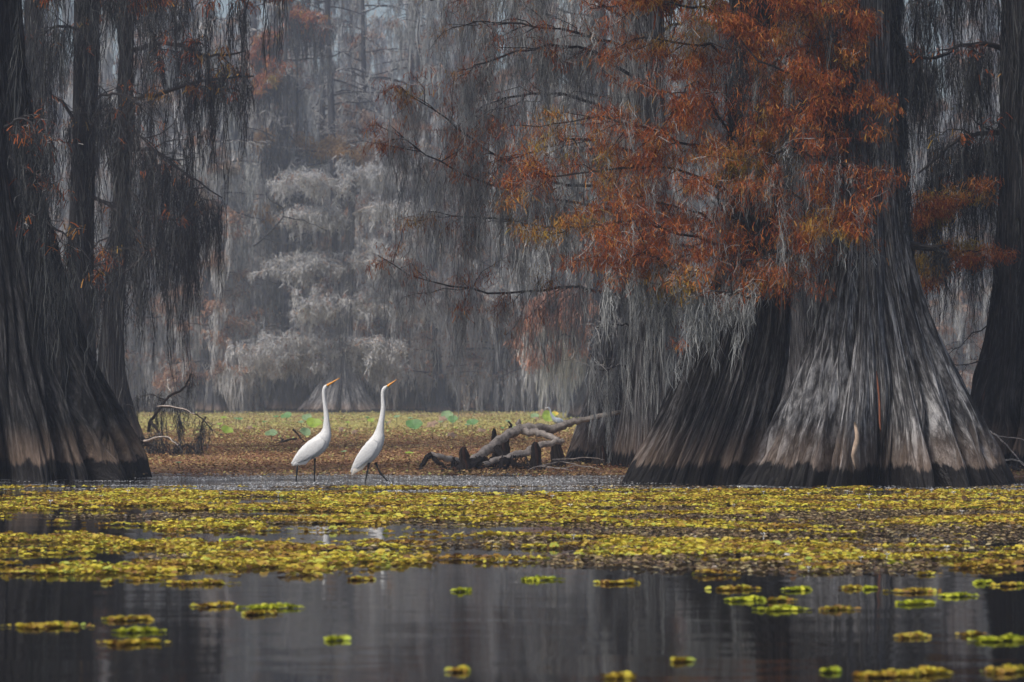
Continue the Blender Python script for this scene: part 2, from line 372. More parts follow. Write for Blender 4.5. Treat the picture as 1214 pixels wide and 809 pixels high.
# ------------------------------------------------------------------ scatter of leaves on the water
def leaf_positions(n,x0,x1,y0,y1,dens,zh=.01):
    # more samples near the camera row in equal ground area
    X=rng.uniform(x0,x1,n); Y=rng.uniform(y0,y1,n)
    k=rng.uniform(0,1,n)<dens(X,Y)
    # keep to the field of view plus a margin for a side step
    k&=np.abs(X)<Y*.19+1.0
    X,Y=X[k],Y[k]
    return np.stack([X,Y,np.abs(rng.normal(0,zh,len(X)))+.004],-1)
def rowpx(Y): return HY+F*H/Y
def yellow_cover(X,Y):
    r=rowpx(Y); px=CX+X/Y*F
    r=r+np.clip((r-600)/40,0,1)*70*fbm(X,Y*0,.9,301,3)+np.clip((r-630)/20,0,1)*12*np.clip((350-px)/200,-.4,1)
    base=np.interp(r,[574,582,589,612,622,634,650,664,680,700],[-.9,-.5,.05,-.02,-.26,-.08,-.14,-.28,-.42,-.7])
    right=np.clip((px-640)/350,0,1)
    base=base-right*np.interp(r,[575,600,625,650,680],[.12,.24,.14,.26,-.05])
    base=base-np.clip((120-px)/250,0,1)*np.interp(r,[600,640],[0,.4])*1.0
    g_=lambda c,w,a0,b0: np.exp(-((r-c)/w)**2)*np.clip((px-a0)/60,0,1)*np.clip((b0-px)/60,0,1)
    base=base-.6*g_(628,9,-60,510)-.5*g_(647,4,395,520)
    n=.9*fbm(X,Y,7,95,3)*np.clip((r-570)/20,0,1)+fbm(X*.6,Y,1.9,77,5)*2.7+.5*fbm(X*.5,Y,.9,80,2)
    return 1/(1+np.exp(-(base+n)*30))
p=leaf_positions(420000,-4.6,4.6,12,23.0,yellow_cover,.004)
N_=len(p); print('yellow',N_); p[:,2]+=.012*np.clip(yellow_cover(p[:,0],p[:,1])-.4,0,1)*np.clip(.5+fbm(p[:,0]*.8,p[:,1],7,90,3)*1.4,0,1)
g=Geo(); scatter(g,LEAF,LEAFQ,p,np.where(rng.uniform(0,1,N_)<.06,1.7,1)*rng.uniform(.007,.018,N_),rng.uniform(0,6.3,N_),rng.normal(0,.38,N_))
tag(g.build('floating_fern',M['gold_float']),'wide raft of yellow floating ferns on the dark foreground water','plants',kind='stuff')
def brown_cover(X,Y):
    r=rowpx(Y); px=CX+X/Y*F
    r=r+np.clip((r-600)/40,0,1)*60*fbm(X,Y*0,.9,301,3)
    base=np.interp(r,[572,584,600,640,665,680,695],[-.6,-.1,-.05,-.25,-.3,-.5,-1])+np.clip((px-600)/300,0,1)*np.interp(r,[580,600,672,690],[.2,.45,.42,-.5])
    base=base-np.clip((250-px)/250,0,1)*.45
    base=base-.5*np.exp(-((r-627)/7)**2)*np.clip((500-px)/60,0,1)
    n=fbm(X*.5,Y,1.6,177,5)*1.6
    return 1/(1+np.exp(-(base+n)*20))
p=leaf_positions(170000,-4.6,4.6,12,23.4,brown_cover,.0035); N_=len(p); print('brown',N_)
g=Geo(); scatter(g,LEAF,LEAFQ,p,rng.uniform(.006,.017,N_),rng.uniform(0,6.3,N_),rng.normal(0,.25,N_))
tag(g.build('plant_litter',M['debris']),'dark wet plant litter floating between the yellow ferns','plants',kind='stuff')
# pale wet litter on the shallow bar, its colour also standing in for glitter
def silver_cover(X,Y):
    r=rowpx(Y); px=CX+X/Y*F
    base=np.interp(r,[562,566,574,581,586],[-.3,.26,.14,.06,-.7])-np.clip((px-560)/250,0,1)*.25-np.clip((170-px)/60,0,1)*.5
    n=fbm(X*.6,Y*1.3,2.6,277,5)*1.8
    return 1/(1+np.exp(-(base+n)*20))
p=leaf_positions(90000,-5.5,5.5,21.8,27.2,silver_cover,.003); N_=len(p)
g=Geo(); scatter(g,LEAF,LEAFQ,p,rng.uniform(.004,.010,N_),rng.uniform(0,6.3,N_),rng.normal(0,.16,N_))
tag(g.build('litter_glitter',M['silver']),'pale wet litter and painted glitter on the shallow water around the egrets','plants',kind='stuff')
# individual plants on the near part of the brown mat
def mat_cover(X,Y):
    n=fbm(X,Y,.9,377,4)
    return np.clip(.75+n*.9,0,1)*np.clip((Y-25.4-.6*fbm(X,Y*0,.8,5))/.8,0,1)*np.clip((62-Y)/20,.1,1)
p=leaf_positions(420000,-9,9,24.8,62,mat_cover,.016); N_=len(p); print('mat',N_)
p[:,2]+=.012
g=Geo(); scatter(g,LEAF,LEAFQ,p,rng.uniform(.006,.016,N_)*(1+(p[:,1]-26)/50),rng.uniform(0,6.3,N_),rng.normal(0,.5,N_))
tag(g.build('brown_floating_fern',M['brown_float']),'rusty brown floating ferns packed behind the egrets','plants',kind='stuff')
# taller yellow green growth further off
def mat2(X,Y): return np.clip(.35+fbm(X,Y,.35,477,4)*1.6,0,1)*np.clip((Y-42)/20,0,1)
p=leaf_positions(200000,-20,20,40,110,mat2,.035); N_=len(p); p[:,2]+=.02
g=Geo(); scatter(g,LEAF,LEAFQ,p,rng.uniform(.012,.035,N_),rng.uniform(0,6.3,N_),rng.normal(0,.8,N_))
M['pond_far']=island_mat('distant_pond_leaves',[(0,(.20,.13,.05)),(.3,(.42,.36,.12)),(.7,(.56,.52,.18)),(1,(.38,.46,.16))],.8,.2,[(0,(.24,.13,.07)),(.6,(.42,.28,.14)),(1,(.52,.44,.26))],.35)
tag(g.build('distant_pond_plants',M['pond_far']),'yellow green pond plants in front of the distant forest','plants',kind='stuff')

# ------------------------------------------------------------------ foreground clusters: each a thing
clusters=[ # px,py,width px,height px,kind
 (233,690,70,13,'g'),(256,717,44,11,'b'),(325,719,58,14,'l'),(308,727,34,8,'g'),(58,742,74,10,'b'),(163,747,46,13,'l'),(155,734,46,5,'g'),(160,762,60,7,'b'),
 (128,690,12,8,'g'),(172,687,40,5,'b'),(427,686,28,9,'b'),(548,700,20,9,'l'),(735,690,42,11,'g'),(640,686,40,10,'l'),(700,697,0,0,''),
 (870,697,42,12,'g'),(884,710,46,12,'l'),(946,698,32,12,'l'),(924,711,30,10,'g'),(925,722,50,8,'l'),(990,721,38,12,'g'),(1010,697,20,6,'g'),(1030,697,16,10,'l'),
 (1082,700,48,12,'g'),(1085,714,44,10,'l'),(1134,705,34,12,'l'),(1060,668,18,10,'l'),(1098,680,22,8,'g'),(1165,690,22,9,'l'),(1200,692,34,16,'g'),
 (1078,753,34,14,'g'),(1188,757,60,16,'l'),(1150,752,24,8,'b'),(1095,796,52,18,'g'),(1195,794,56,14,'g'),(1050,800,60,8,'b'),(985,795,16,10,'l'),
 (400,758,22,5,'l'),(544,795,18,8,'g'),(735,802,30,7,'b'),(808,783,16,6,'b'),(700,738,0,0,''),(460,745,0,0,''),(285,640,34,6,'l'),(97,668,50,7,'l'),(148,668,14,10,'l')]
side=lambda px:'left' if px<300 else ('centre left' if px<607 else ('centre right' if px<900 else 'right'))
kindtxt={'g':'golden yellow','l':'lime green','b':'browning'}
LIST=[]
for n_,(px,py,w,h,k) in enumerate(clusters):
    if not k: continue
    d=ground_d(py+h*.15); s=F/d; c=np.array([(px-CX)/s,d,0])
    LIST.append((px,py,w,h,k,d,s,c))
where={}
for (px,py,w,h,k,d,s,c) in LIST:
    n=int(w*2.6)
    a=rng.uniform(0,6.3,n); rr=np.sqrt(rng.uniform(0,1,n)); sx=w/2/s; sy=sx*rng.uniform(.32,.6)
    sub=np.round(rng.uniform(-1,1,n)*1.6)/1.6
    X=np.cos(a)*rr*sx; Y=np.sin(a)*rr*sy+.03*np.sin(X*40)
    hh=h/s*.8*(1-rr**2)*(.2+1.0*np.abs(np.sin(X*23+px))*np.abs(np.sin(X*61+py)))
    pos=np.stack([c[0]+X,c[1]+Y,.004+rng.uniform(.0,1,n)*hh*.35],-1)
    ns=max(6,n//8); a=rng.uniform(0,6.3,ns); rr=rng.uniform(.9,1.5,ns)
    pos=np.vstack([pos,np.stack([c[0]+np.cos(a)*rr*sx,c[1]+np.sin(a)*rr*sy,np.full(ns,.004)],-1)]); n+=ns
    g=Geo(); scatter(g,LEAF,LEAFQ,pos,rng.uniform(.008,.017,n),rng.uniform(0,6.3,n),rng.normal(0,.5,n))
    o=g.build('floating_fern_clump',M[{'g':'gold_float','l':'green_float','b':'gold_float'}[k]],loc=tuple(c))
    size='long' if w>54 else ('broad' if w>38 else ('small' if w>22 else 'tiny'))
    col=kindtxt[k]
    horiz=('far left','left','left of centre','right of centre','right','far right')[min(5,int(px/1214*6))]
    depth='nearest the camera' if py>775 else ('low in the foreground' if py>735 else ('midway down the open water' if py>705 else 'just clear of the main raft'))
    lab=f'{size} {col} fern clump {depth}, {horiz}'
    if lab in where: lab=lab.replace(' on open water','')+', further '+('right' if px>where[lab] else 'left')
    where[lab]=px
    tag(o,lab,'floating plant','loose fern clumps on open water')

# white flowers
fp=[(205,587),(238,594),(262,589),(120,592),(60,600),(300,586),(330,590),(470,588),(560,590),(598,585),(648,590),(655,593),(700,587),(742,590),(795,584),(812,589),(840,586),(876,583),(905,588),(930,587),(958,590),(982,583),(1004,588),(1030,592),(1052,583),(1075,590),(1104,586),(1130,589),(1150,584),(1174,591),(1196,586),(676,606),(560,600),(527,597),(832,619),(1037,659),(958,680),(1051,665),(1122,657),(1020,668),(680,640),(905,642),(745,603),(870,604),(1140,612),(1018,605),(390,594),(152,588)]
fg=Geo(); a=np.linspace(0,6.283,7)[:-1]
for k,t in enumerate(a):
    c,s=math.cos(t),math.sin(t); L=.012
    fg.add([(0,0,.014),(c*L*.6-s*L*.3,s*L*.6+c*L*.3,.018),(c*L,s*L,.022),(c*L*.6+s*L*.3,s*L*.6-c*L*.3,.018)],[(0,1,2,3)])
tube(fg,[(0,0,0),(0,0,.015)],.0012,4)
proto=None
for (px,py) in fp:
    d=ground_d(py+rng.uniform(-1,1)); x=(px-CX)/F*d
    if proto is None: proto=fg.build('white_flower',M['petal']); o=proto
    else: o=proto.copy(); C.objects.link(o)
    o.location=(x,d,.006); s=rng.uniform(1.1,1.8); o.scale=(s,s,s); o.rotation_euler=(0,0,rng.uniform(0,6))
    tag(o,'tiny white flower standing among the yellow floating ferns','flower','tiny white flowers on the fern raft')

# ------------------------------------------------------------------ branches, twigs, foliage
def wander(p0, dr, L, n=5, jit=.15, sag=0):
    dr=np.asarray(dr,float); dr=dr/np.linalg.norm(dr); pts=[np.asarray(p0,float)]
    for i in range(n):
        dr=dr+rng.normal(0,jit,3)+np.array([0,0,-sag]); dr/=np.linalg.norm(dr)
        pts.append(pts[-1]+dr*L/n)
    return np.array(pts)
def sub(gB,gT,path,r0,n,L,tips,level=2,sag=.05,flat=.5,rt=.0022):
    """side branches off a limb path; thin ones go to the twig mesh"""
    m=len(path)
    for _ in range(n):
        t=rng.uniform(.12,1)*(m-1); i=min(int(t),m-2); p=path[i]+(path[i+1]-path[i])*(t-i)
        ax=path[i+1]-path[i]; ax=ax/np.linalg.norm(ax)
        dr=rng.normal(0,1,3); dr[2]*=flat; dr/=np.linalg.norm(dr); dr=dr+ax*.8
        l=L*rng.uniform(.4,1.1)*(1-.35*t/m)
        q=wander(p,dr,l,5,.22,sag)
        rad=np.linspace(r0,max(rt,r0*.3),len(q))
        if r0>2.3*rt: tube(gB,q,rad,5,0,cap=False)
        else: tube(gT,q,rad,3,0,cap=False)
        tips.append(q)
        if level>1: sub(gB,gT,q,max(rt,r0*.45),max(2,int(n*.35)) if level>2 else 5,l*.5,tips,level-1,sag,flat,rt)
def pick(paths,n):
    if not paths: return np.zeros((0,3))
    k=rng.integers(0,len(paths),n); out=[]
    for i in k:
        q=paths[i]; t=rng.uniform(.1,1)*(len(q)-1); j=min(int(t),len(q)-2); out.append(q[j]+(q[j+1]-q[j])*(t-j))
    return np.array(out)
def sprays(g, pts, per=5, L=.07, w=.006, spread=.05, droop=.8):
    """feathery needles hanging from twig points"""
    N0=len(pts)
    if not N0: return
    idx=np.repeat(np.arange(N0),per); K=len(idx)
    base=pts[idx]+rng.normal(0,spread,(K,3))*np.array([1,1,.6])
    d=rng.normal(0,1,(K,3)); d[:,2]=d[:,2]*.5-droop; d/=np.linalg.norm(d,axis=1)[:,None]
    l=L*rng.uniform(.5,1.3,K)
    p0=base; p1=base+d*l[:,None]*.5; d2=d+np.array([0,0,-.35]); p2=p1+d2*l[:,None]*.5
    ribbons(g, np.stack([p0,p1,p2],1), w*rng.uniform(.5,1.2,K), taper=False)

def px_profile(rows,d,extra):
    """rows of (row, left px, right px) at distance d -> trunk profile"""
    z=[];cx=[];r=[]
    for (y,l,rr) in rows:
        z.append(H+(HY-y)/F*d); cx.append(((l+rr)/2-CX)/F*d); r.append((rr-l)/2/F*d)
    for (zz,dx,k) in extra:
        z.append(zz); cx.append(cx[-1]+dx); r.append(r[-1]*k)
    o=np.argsort(z); return np.array(z)[o],np.array(cx)[o],np.array(r)[o]
def near_tree(label, rows, d, extra, barkm, seed, **kw):
    z,cx,r=px_profile(rows,d,extra)
    z[0]=min(z[0],-.06)
    t=thing('bald_cypress',(cx[0],d,0),label,'tree')
    g=Geo(); f=trunk(g,z,cx,np.full(len(z),d)+kw.pop('lean',0)*np.clip(z,0,9),r,seed=seed,**kw)
    g.build('trunk',barkm,t,loc=t.location,smooth=True)
    return t,f
def limb_obj(t,g,name='limb',m='limb'):
    return g.build(name,M[m],t,loc=t.location,smooth=True)

def px_limb(pts,n=14,jit=.012):
    q=catmull([P(*p) for p in pts],n); q[1:-1]+=rng.normal(0,jit,(n-2,3)); return q

def dress(t, limbs, moss='moss', leaf='rust', nsub=10, Lsub=.55, nm=90, ml=.5, nl=500, r=.022, limbm='limb', twigm='twig', per=12, mrad=.03, mw=.0026, leafL=.07, leafw=.0055, flat=.5, level=2, extra_roots=None, rt=.0022, lper=6):
    """limbs: list of polylines -> limb meshes, twigs, moss and foliage as parts of tree t"""
    tips=[]; roots=[]
    for q in limbs:
        gT=Geo(); gB=Geo(); tube(gB,q,np.linspace(r,r*.3,len(q)),7,.07)
        tp=[]; sub(gB,gT,q,r*.35,nsub,Lsub,tp,level,.05,flat,rt)
        lo=limb_obj(t,gB,m=limbm); tips+=tp; roots.append(q)
        if gT.n: gT.build('twigs',M[twigm],lo,loc=t.location)
    if nm:
        R1=pick(roots,int(nm*.6)); R2=pick(tips,nm-len(R1))
        Rr=np.concatenate([R1,R2]); 
        if extra_roots is not None: Rr=np.concatenate([Rr,extra_roots])
        g=Geo(); streamers(g,Rr,ml,mrad,per,mw,5,.018); g.build('hanging_moss',M[moss],t,loc=t.location)
    if nl:
        g=Geo(); sprays(g,pick(tips,nl),lper,leafL,leafw,.05); g.build('foliage',M[leaf],t,loc=t.location)
    return tips

def overhead(t, x, y, z0, z1, n, Lmin, Lmax, bias=(0,0), **kw):
    """unseen upper crown above the picture, limbs aimed by bias to shade below"""
    limbs=[]
    for i in range(n):
        a=rng.uniform(0,6.3); z=rng.uniform(z0,z1); dr=np.array([math.cos(a)+bias[0],math.sin(a)+bias[1],.05])
        limbs.append(wander((x,y,z),dr,rng.uniform(Lmin,Lmax),8,.12,.02))
    o=dict(nsub=14,Lsub=1.3,nm=150,ml=1.0,nl=2600,r=.06,per=14,mrad=.07,mw=.006,leafL=.10,leafw=.009,rt=.005,lper=12)
    o.update(kw); return dress(t,limbs,**o)

# --- main right tree
tM,fM=near_tree('huge fluted grey cypress with the widest flared base, right of centre',
 [(583,889,1190),(578,893,1187),(555,902,1180),(520,916,1166),(480,932,1150),(450,944,1136),(400,961,1112),(350,974,1095),(300,982,1082),(250,987,1075),(150,988,1070),(0,990,1066)],
 23.7,[(6,0,.93),(9,.05,.8),(13,0,.6)],M['bark'],3,nth=900,nz=420,K1=27,K2=61,fine=130,a0=.36,a1=.17,a2=.04,a3=.013,flare=1.1,dens=1.7,yscale=.9)
g=Geo()
def sliver(g,pts,w,d,thick=.012):
    q=catmull([P(a,b_,d) for a,b_ in pts],10); 
    tube(g,q,w*np.sin(np.linspace(.25,np.pi-.05,10))+.002,8,.12)
sliver(g,[(1013,500),(1016,520),(1011,540),(1014,556)],.018,22.93); g.build('bare_wood_scar',M['scar'],tM,loc=tM.location,smooth=True)
g=Geo(); sliver(g,[(1039,440),(1042,470),(1043,500),(1044,512)],.007,23.02); g.build('rusty_bark_streak',M['rustscar'],tM,loc=tM.location,smooth=True)
# --- tree C
tC,fC=near_tree('dark leaning cypress with spreading feet, touching the left side of the huge one',
 [(583,735,905),(578,738,903),(550,752,905),(510,775,915),(470,793,925),(430,808,935),(390,826,938),(350,843,938),(300,855,935),(200,862,930),(0,868,926)],
 24.3,[(7,.1,.9),(12,.1,.6)],M['bark_mid'],9,nth=760,nz=360,K1=17,K2=41,fine=100,a0=.36,a1=.18,a2=.05,a3=.018,flare=1.1,dens=1.6,yscale=.8)
# --- tree D
tD,fD=near_tree('grey mossy cypress behind the fallen log, its base set back from the water edge',
 [(556,668,818),(551,671,815),(520,683,812),(480,694,808),(430,704,806),(380,711,802),(330,716,798),(200,722,790),(0,726,784)],
 30.4,[(8,0,.85),(14,0,.5)],M['bark'],14,nth=600,nz=300,K1=17,K2=37,fine=90,a1=.15,a2=.06,a3=.018,flare=1.2,dens=1.5,yscale=.8)
tK,fK=near_tree('narrow mossy cypress squeezed between the log tree and the dark leaning one',
 [(560,722,812),(540,728,806),(500,736,800),(430,744,794),(300,750,792),(0,754,788)],
 28.6,[(8,0,.85),(13,0,.5)],M['bark'],16,nth=440,nz=240,K1=13,K2=29,fine=60,a1=.16,a2=.06,a3=.02,flare=1.0,dens=1.5,yscale=.8)
# --- tree E
tE,fE=near_tree('narrow grey cypress seen in the gap left of the huge fluted trunk',
 [(553,905,1010),(520,915,1000),(460,930,992),(380,934,985),(300,936,983),(0,938,980)],
 29.0,[(8,0,.85),(13,0,.5)],M['bark'],19,nth=360,nz=200,K1=7,K2=17,fine=60,a1=.12,a2=.05,a3=.02,yscale=.9)
# --- tree F
tF,fF=near_tree('dark cypress cut off by the right edge of the picture',
 [(556,1128,1345),(540,1133,1340),(500,1142,1330),(470,1150,1320),(430,1163,1308),(380,1174,1297),(320,1182,1290),(200,1187,1285),(0,1190,1280)],
 28.5,[(8,0,.85),(13,0,.6)],M['bark_shaded'],23,nth=520,nz=260,K1=17,K2=41,fine=100,a1=.14,a2=.05,a3=.018,flare=1.0,dens=1.5)
# --- left tree A
tA,fA=near_tree('massive dark cypress filling the left edge, with buttressed foot',
 [(576,-160,172),(572,-158,169),(540,-148,156),(500,-140,140),(450,-130,116),(400,-120,98),(330,-112,74),(250,-106,52),(180,-104,40),(100,-102,31),(0,-100,24)],
 25.6,[(6,0,.9),(12,0,.6)],M['bark_shaded'],31,nth=760,nz=380,K1=23,K2=53,fine=120,a1=.14,a2=.055,a3=.02,flare=1.0,dens=1.6,yscale=.85)
# --- left tree G
tG,fG=near_tree('slim dark cypress standing just behind the massive left one',
 [(533,88,176),(528,90,173),(500,100,163),(470,108,155),(440,115,149),(400,119,147),(330,126,150),(250,133,154),(150,139,157),(0,142,158)],
 39,[(8,0,.9),(14,0,.5)],M['bark_shaded'],37,nth=300,nz=220,K1=7,K2=17,fine=50,a1=.13,a2=.05,a3=.02,flare=.8,dens=1.4)
tH,fH=near_tree('dark cypress trunk between the massive left one and the slim one',
 [(540,50,135),(500,60,126),(440,70,115),(350,78,110),(200,84,112),(100,86,116),(0,87,118)],
 35,[(8,0,.9),(14,0,.5)],M['bark_shaded'],41,nth=300,nz=220,K1=7,K2=17,fine=50,a1=.12,a2=.05,a3=.02,flare=.8,dens=1.4)
tI,fI=near_tree('thin dark cypress trunk hugging the inner side of the left edge trunk',
 [(525,0,75),(480,12,66),(400,20,58),(200,26,52),(0,28,50)],
 44,[(9,0,.9),(14,0,.5)],M['bark_shaded'],43,nth=240,nz=160,K1=7,K2=15,fine=40,a1=.12,a2=.05,a3=.02,flare=.8)

# traced limbs (px,row,distance)
DL=[ [(745,255,29.5),(690,240,29.2),(605,223,28.8),(545,205,28.5),(500,180,28.3),(462,148,28.2)],
     [(740,225,29.5),(650,215,29.2),(600,190,29),(560,165,28.8),(520,135,28.6),(475,105,28.4)],
     [(745,300,29.6),(670,262,29.4),(620,262,29),(560,258,28.8),(505,250,28.6)],
     [(735,350,29.8),(670,342,29.5),(620,346,29.2),(560,345,29),(500,330,28.8),(448,303,28.6)],
     [(750,180,29.5),(690,165,28.8),(640,178,28.4),(590,190,28.2)],
     [(750,60,29.5),(690,40,29),(620,28,28.6),(560,25,28.3)],
     [(750,90,29.5),(700,60,29),(640,55,28.6),(580,72,28.3),(545,90,28)],
     [(740,20,29.5),(680,-10,29),(600,-20,28.8),(510,0,28.5)],
     [(745,140,29.6),(660,110,29.3),(590,120,29.2),(540,150,29)],
     [(780,40,30.2),(820,22,30),(850,30,29.8),(890,20,29.6)],[(780,130,30.2),(815,110,30),(850,120,29.8)]]
dress(tD,[px_limb(p) for p in DL[:4]],'moss','rust',nsub=16,Lsub=.8,nm=400,ml=.6,nl=1600,r=.016,per=26,mrad=.045,twigm='twig',lper=5,leafw=.0032,leafL=.06)
dress(tD,[px_limb(p) for p in DL[4:]],'moss','rust',nsub=14,Lsub=.9,nm=620,ml=.62,nl=1500,r=.018,per=26,mrad=.055,twigm='twig',lper=5,leafw=.0032,leafL=.06)
# limbs of C reaching forward: the rusty mass
CL=[ [(885,330,24.2),(840,262,24.4),(790,240,24.6),(735,225,24.8),(690,165,25)],
     [(890,250,24.2),(830,210,24.2),(770,195,24.2),(690,205,24.3),(620,210,24.4)],
     [(890,300,24.2),(850,300,23.9),(800,290,23.8),(740,300,23.8),(690,290,23.9)],
     [(890,200,24.2),(860,150,23.9),(830,95,23.8),(800,130,23.8),(775,165,23.8)],
     [(890,150,24.2),(940,130,23.8),(980,100,23.5),(1010,60,23.3)],
     [(895,200,24.2),(930,220,23.4),(960,250,23.0),(990,262,22.8),(1030,235,22.8)],
     [(890,100,24.2),(850,60,24),(810,50,24),(760,45,24.1),(720,60,24.2)],
     [(890,60,24.2),(920,40,23.8),(950,25,23.5),(980,40,23.3)],
     [(890,330,24.0),(880,310,23.5),(920,300,23.3),(960,290,23.2)],
     [(890,350,24.0),(840,345,23.5),(800,325,23.3),(770,300,23.2),(740,310,23.2)],
     [(890,270,24.2),(850,240,23.6),(870,200,23.4),(900,160,23.3)],
     [(885,180,24.2),(820,170,24),(760,150,24),(700,140,24.1),(640,150,24.3)],[(890,300,24.1),(820,280,23.7),(750,265,23.6),(670,270,23.8),(610,262,24)],
     [(890,230,24.1),(910,190,23.2),(950,180,22.9),(1000,195,22.8)],[(890,140,24.2),(900,90,23.4),(940,60,23.2),(985,45,23)],[(885,40,24.2),(830,10,24),(770,0,24),(700,10,24.2)]]
dress(tC,[px_limb(p) for p in CL],'moss','rust',nsub=16,Lsub=.66,nm=300,ml=.36,nl=9500,r=.014,per=26,mrad=.03,lper=7,leafL=.05,leafw=.0028,twigm='twig',rt=.0016)
# moss sheathing the trunks
def trunk_moss(t,f,z0,z1,n,L,m='moss',a0=-2.9,a1=-.2,per=16,rad=.035,w=.0026,out=.03):
    rt=[]
    for _ in range(n):
        z=rng.uniform(z0,z1); a=rng.uniform(a0,a1); p=f(z,a); c=f(z,a+math.pi); dd=p-(p+c)/2; rt.append(p+dd/np.linalg.norm(dd)*out)
    g=Geo(); streamers(g,rt,L,rad,per,w,5,.008); g.build('trunk_moss',M[m],t,loc=t.location)
trunk_moss(tD,fD,1.3,4.6,200,.9,'moss',per=28)
trunk_moss(tK,fK,1.0,4.4,110,.7,'moss',per=26)
trunk_moss(tC,fC,1.9,4.4,150,.55,'moss_shaded',per=24)
trunk_moss(tM,fM,2.2,5.0,90,.6,'moss_shaded',-.9,.3,per=24)
trunk_moss(tM,fM,2.6,5.0,70,.6,'moss_shaded',-3.3,-2.2,per=24)
trunk_moss(tE,fE,2,4.6,40,.6,'moss_shaded')
trunk_moss(tA,fA,2.0,4.6,50,.6,'moss_shaded',-2,.1,per=26)
trunk_moss(tG,fG,3,6.5,40,.8,'moss_shaded',per=24,rad=.06,w=.004)
trunk_moss(tH,fH,2.5,6,45,.8,'moss_shaded',per=24,rad=.06,w=.004)
trunk_moss(tI,fI,2.5,7,50,1.0,'moss_shaded',per=24,rad=.07,w=.005)
trunk_moss(tF,fF,1.5,4.8,60,.8,'moss_shaded',-3.2,-2,per=22)
# low moss beards in front of C and D (hung from low dead snags)
low=[[(800,388,23.6),(790,345,23.5),(760,330,23.4),(720,312,23.4)],[(900,352,23.4),(870,348,23.2),(840,345,23.2),(815,350,23.2)],[(770,395,29),(735,384,28.6),(705,390,28.4)],[(745,432,29.3),(712,440,28.6),(700,420,28.4)]]
dress(tC,[px_limb(p) for p in low[:2]],'moss','rust',nsub=10,Lsub=.3,nm=60,ml=.38,nl=60,r=.01,per=44,mrad=.035,twigm='twig',rt=.0018,flat=.8)
dress(tD,[px_limb(p) for p in low[2:]],'moss','rust',nsub=9,Lsub=.4,nm=26,ml=.6,nl=0,r=.012,per=40,mrad=.035,twigm='twig',rt=.002,flat=.8)
# main tree limbs
ML=[ [(1030,20,23.2),(980,10,22.9),(940,-5,22.8)],[(1030,70,23.2),(960,90,22.9),(900,70,22.8),(870,30,22.8)],
     [(1075,290,23.6),(1110,294,23.4),(1112,292,23.4)],[(1040,130,23.2),(1010,110,22.9),(960,120,22.8),(925,170,22.8)]]
dress(tM,[px_limb(p,10) for p in (ML[0],ML[1],ML[3])],'moss_shaded','rust',nsub=11,Lsub=.4,nm=60,ml=.5,nl=1900,r=.014,per=26,leafL=.05,leafw=.0028,twigm='twig_dark',rt=.0016,lper=5)
dress(tM,[px_limb(ML[2],8)],'moss_shaded','rust',nsub=3,Lsub=.15,nm=14,ml=.25,nl=0,r=.035,per=30)
# far right gap: F limbs with rust, and shade-toned moss above
FL=[ [(1195,155,28.6),(1160,158,28.4),(1125,175,28.3),(1090,205,28.2)],[(1195,235,28.6),(1150,240,28.2),(1110,250,28),(1085,262,28)],
     [(1195,330,28.6),(1160,300,28),(1130,305,27.8),(1095,320,27.8)],[(1195,60,28.6),(1150,50,28.4),(1110,70,28.3),(1075,60,28.2)],[(1195,-20,28.6),(1140,-30,28.4),(1080,-20,28.3)]]
dress(tF,[px_limb(p,10) for p in FL[1:3]],'moss_shaded','rust',nsub=12,Lsub=.5,nm=70,ml=.4,nl=2200,r=.016,per=24,twigm='twig',rt=.002,lper=6,leafL=.05,leafw=.003)
dress(tF,[px_limb(p,10) for p in (FL[0],FL[3],FL[4])],'moss_shaded','rust',nsub=9,Lsub=.5,nm=300,ml=1.0,nl=60,r=.03,per=26,mrad=.05,twigm='twig_dark',rt=.002)
dress(tF,[px_limb([(1175,425,28.2),(1140,432,27.6),(1110,425,27.4)],8),px_limb([(1172,385,28.2),(1140,405,27.8),(1118,430,27.6)],8)],nsub=5,Lsub=.3,nm=0,nl=0,r=.007,limbm='limb',twigm='twig_dark')
# left trees: limbs and curtains
GL=[ [(150,180,39),(172,177,38.6),(192,182,38.3),(225,210,38),(262,234,37.8)],
     [(148,215,39),(175,250,38),(205,262,37.6),(230,240,37.4)],[(150,120,39),(190,110,38.5),(240,95,38.2),(300,90,38)],
     [(150,60,39),(200,50,38.6),(250,66,38.2),(290,60,38)],[(150,10,39),(210,-5,38.5),(280,-10,38)],[(145,260,39),(120,300,38.2),(90,330,37.5)]]
dress(tG,[px_limb(p,12) for p in GL[:2]],'moss_shaded','rust',nsub=8,Lsub=.7,nm=150,ml=1.1,nl=20,r=.028,per=30,mrad=.07,mw=.004,twigm='twig_dark',rt=.003,flat=.35)
dress(tG,[px_limb(p,12) for p in GL[2:]],'moss_shaded','rust',nsub=9,Lsub=.9,nm=170,ml=.95,nl=260,r=.035,per=28,mrad=.08,mw=.0045,twigm='twig_dark',rt=.003,leafL=.09,leafw=.007)
HL=[ [(102,40,35),(70,30,34.5),(40,45,34)],[(102,120,35),(130,110,34.5),(165,125,34.2)],[(100,160,35),(60,110,34.5),(30,130,34)],
     [(100,230,35),(140,250,34.6),(170,300,34.3),(120,345,34)],[(104,-20,35),(150,-30,34.5),(200,-20,34)],[(100,160,35),(130,130,34.6),(150,145,34.4),(185,180,34)]]
dress(tH,[px_limb(p,10) for p in HL],'moss_shaded','rust',nsub=9,Lsub=.7,nm=190,ml=.9,nl=50,r=.024,per=28,mrad=.07,mw=.004,twigm='twig_dark',rt=.0028)
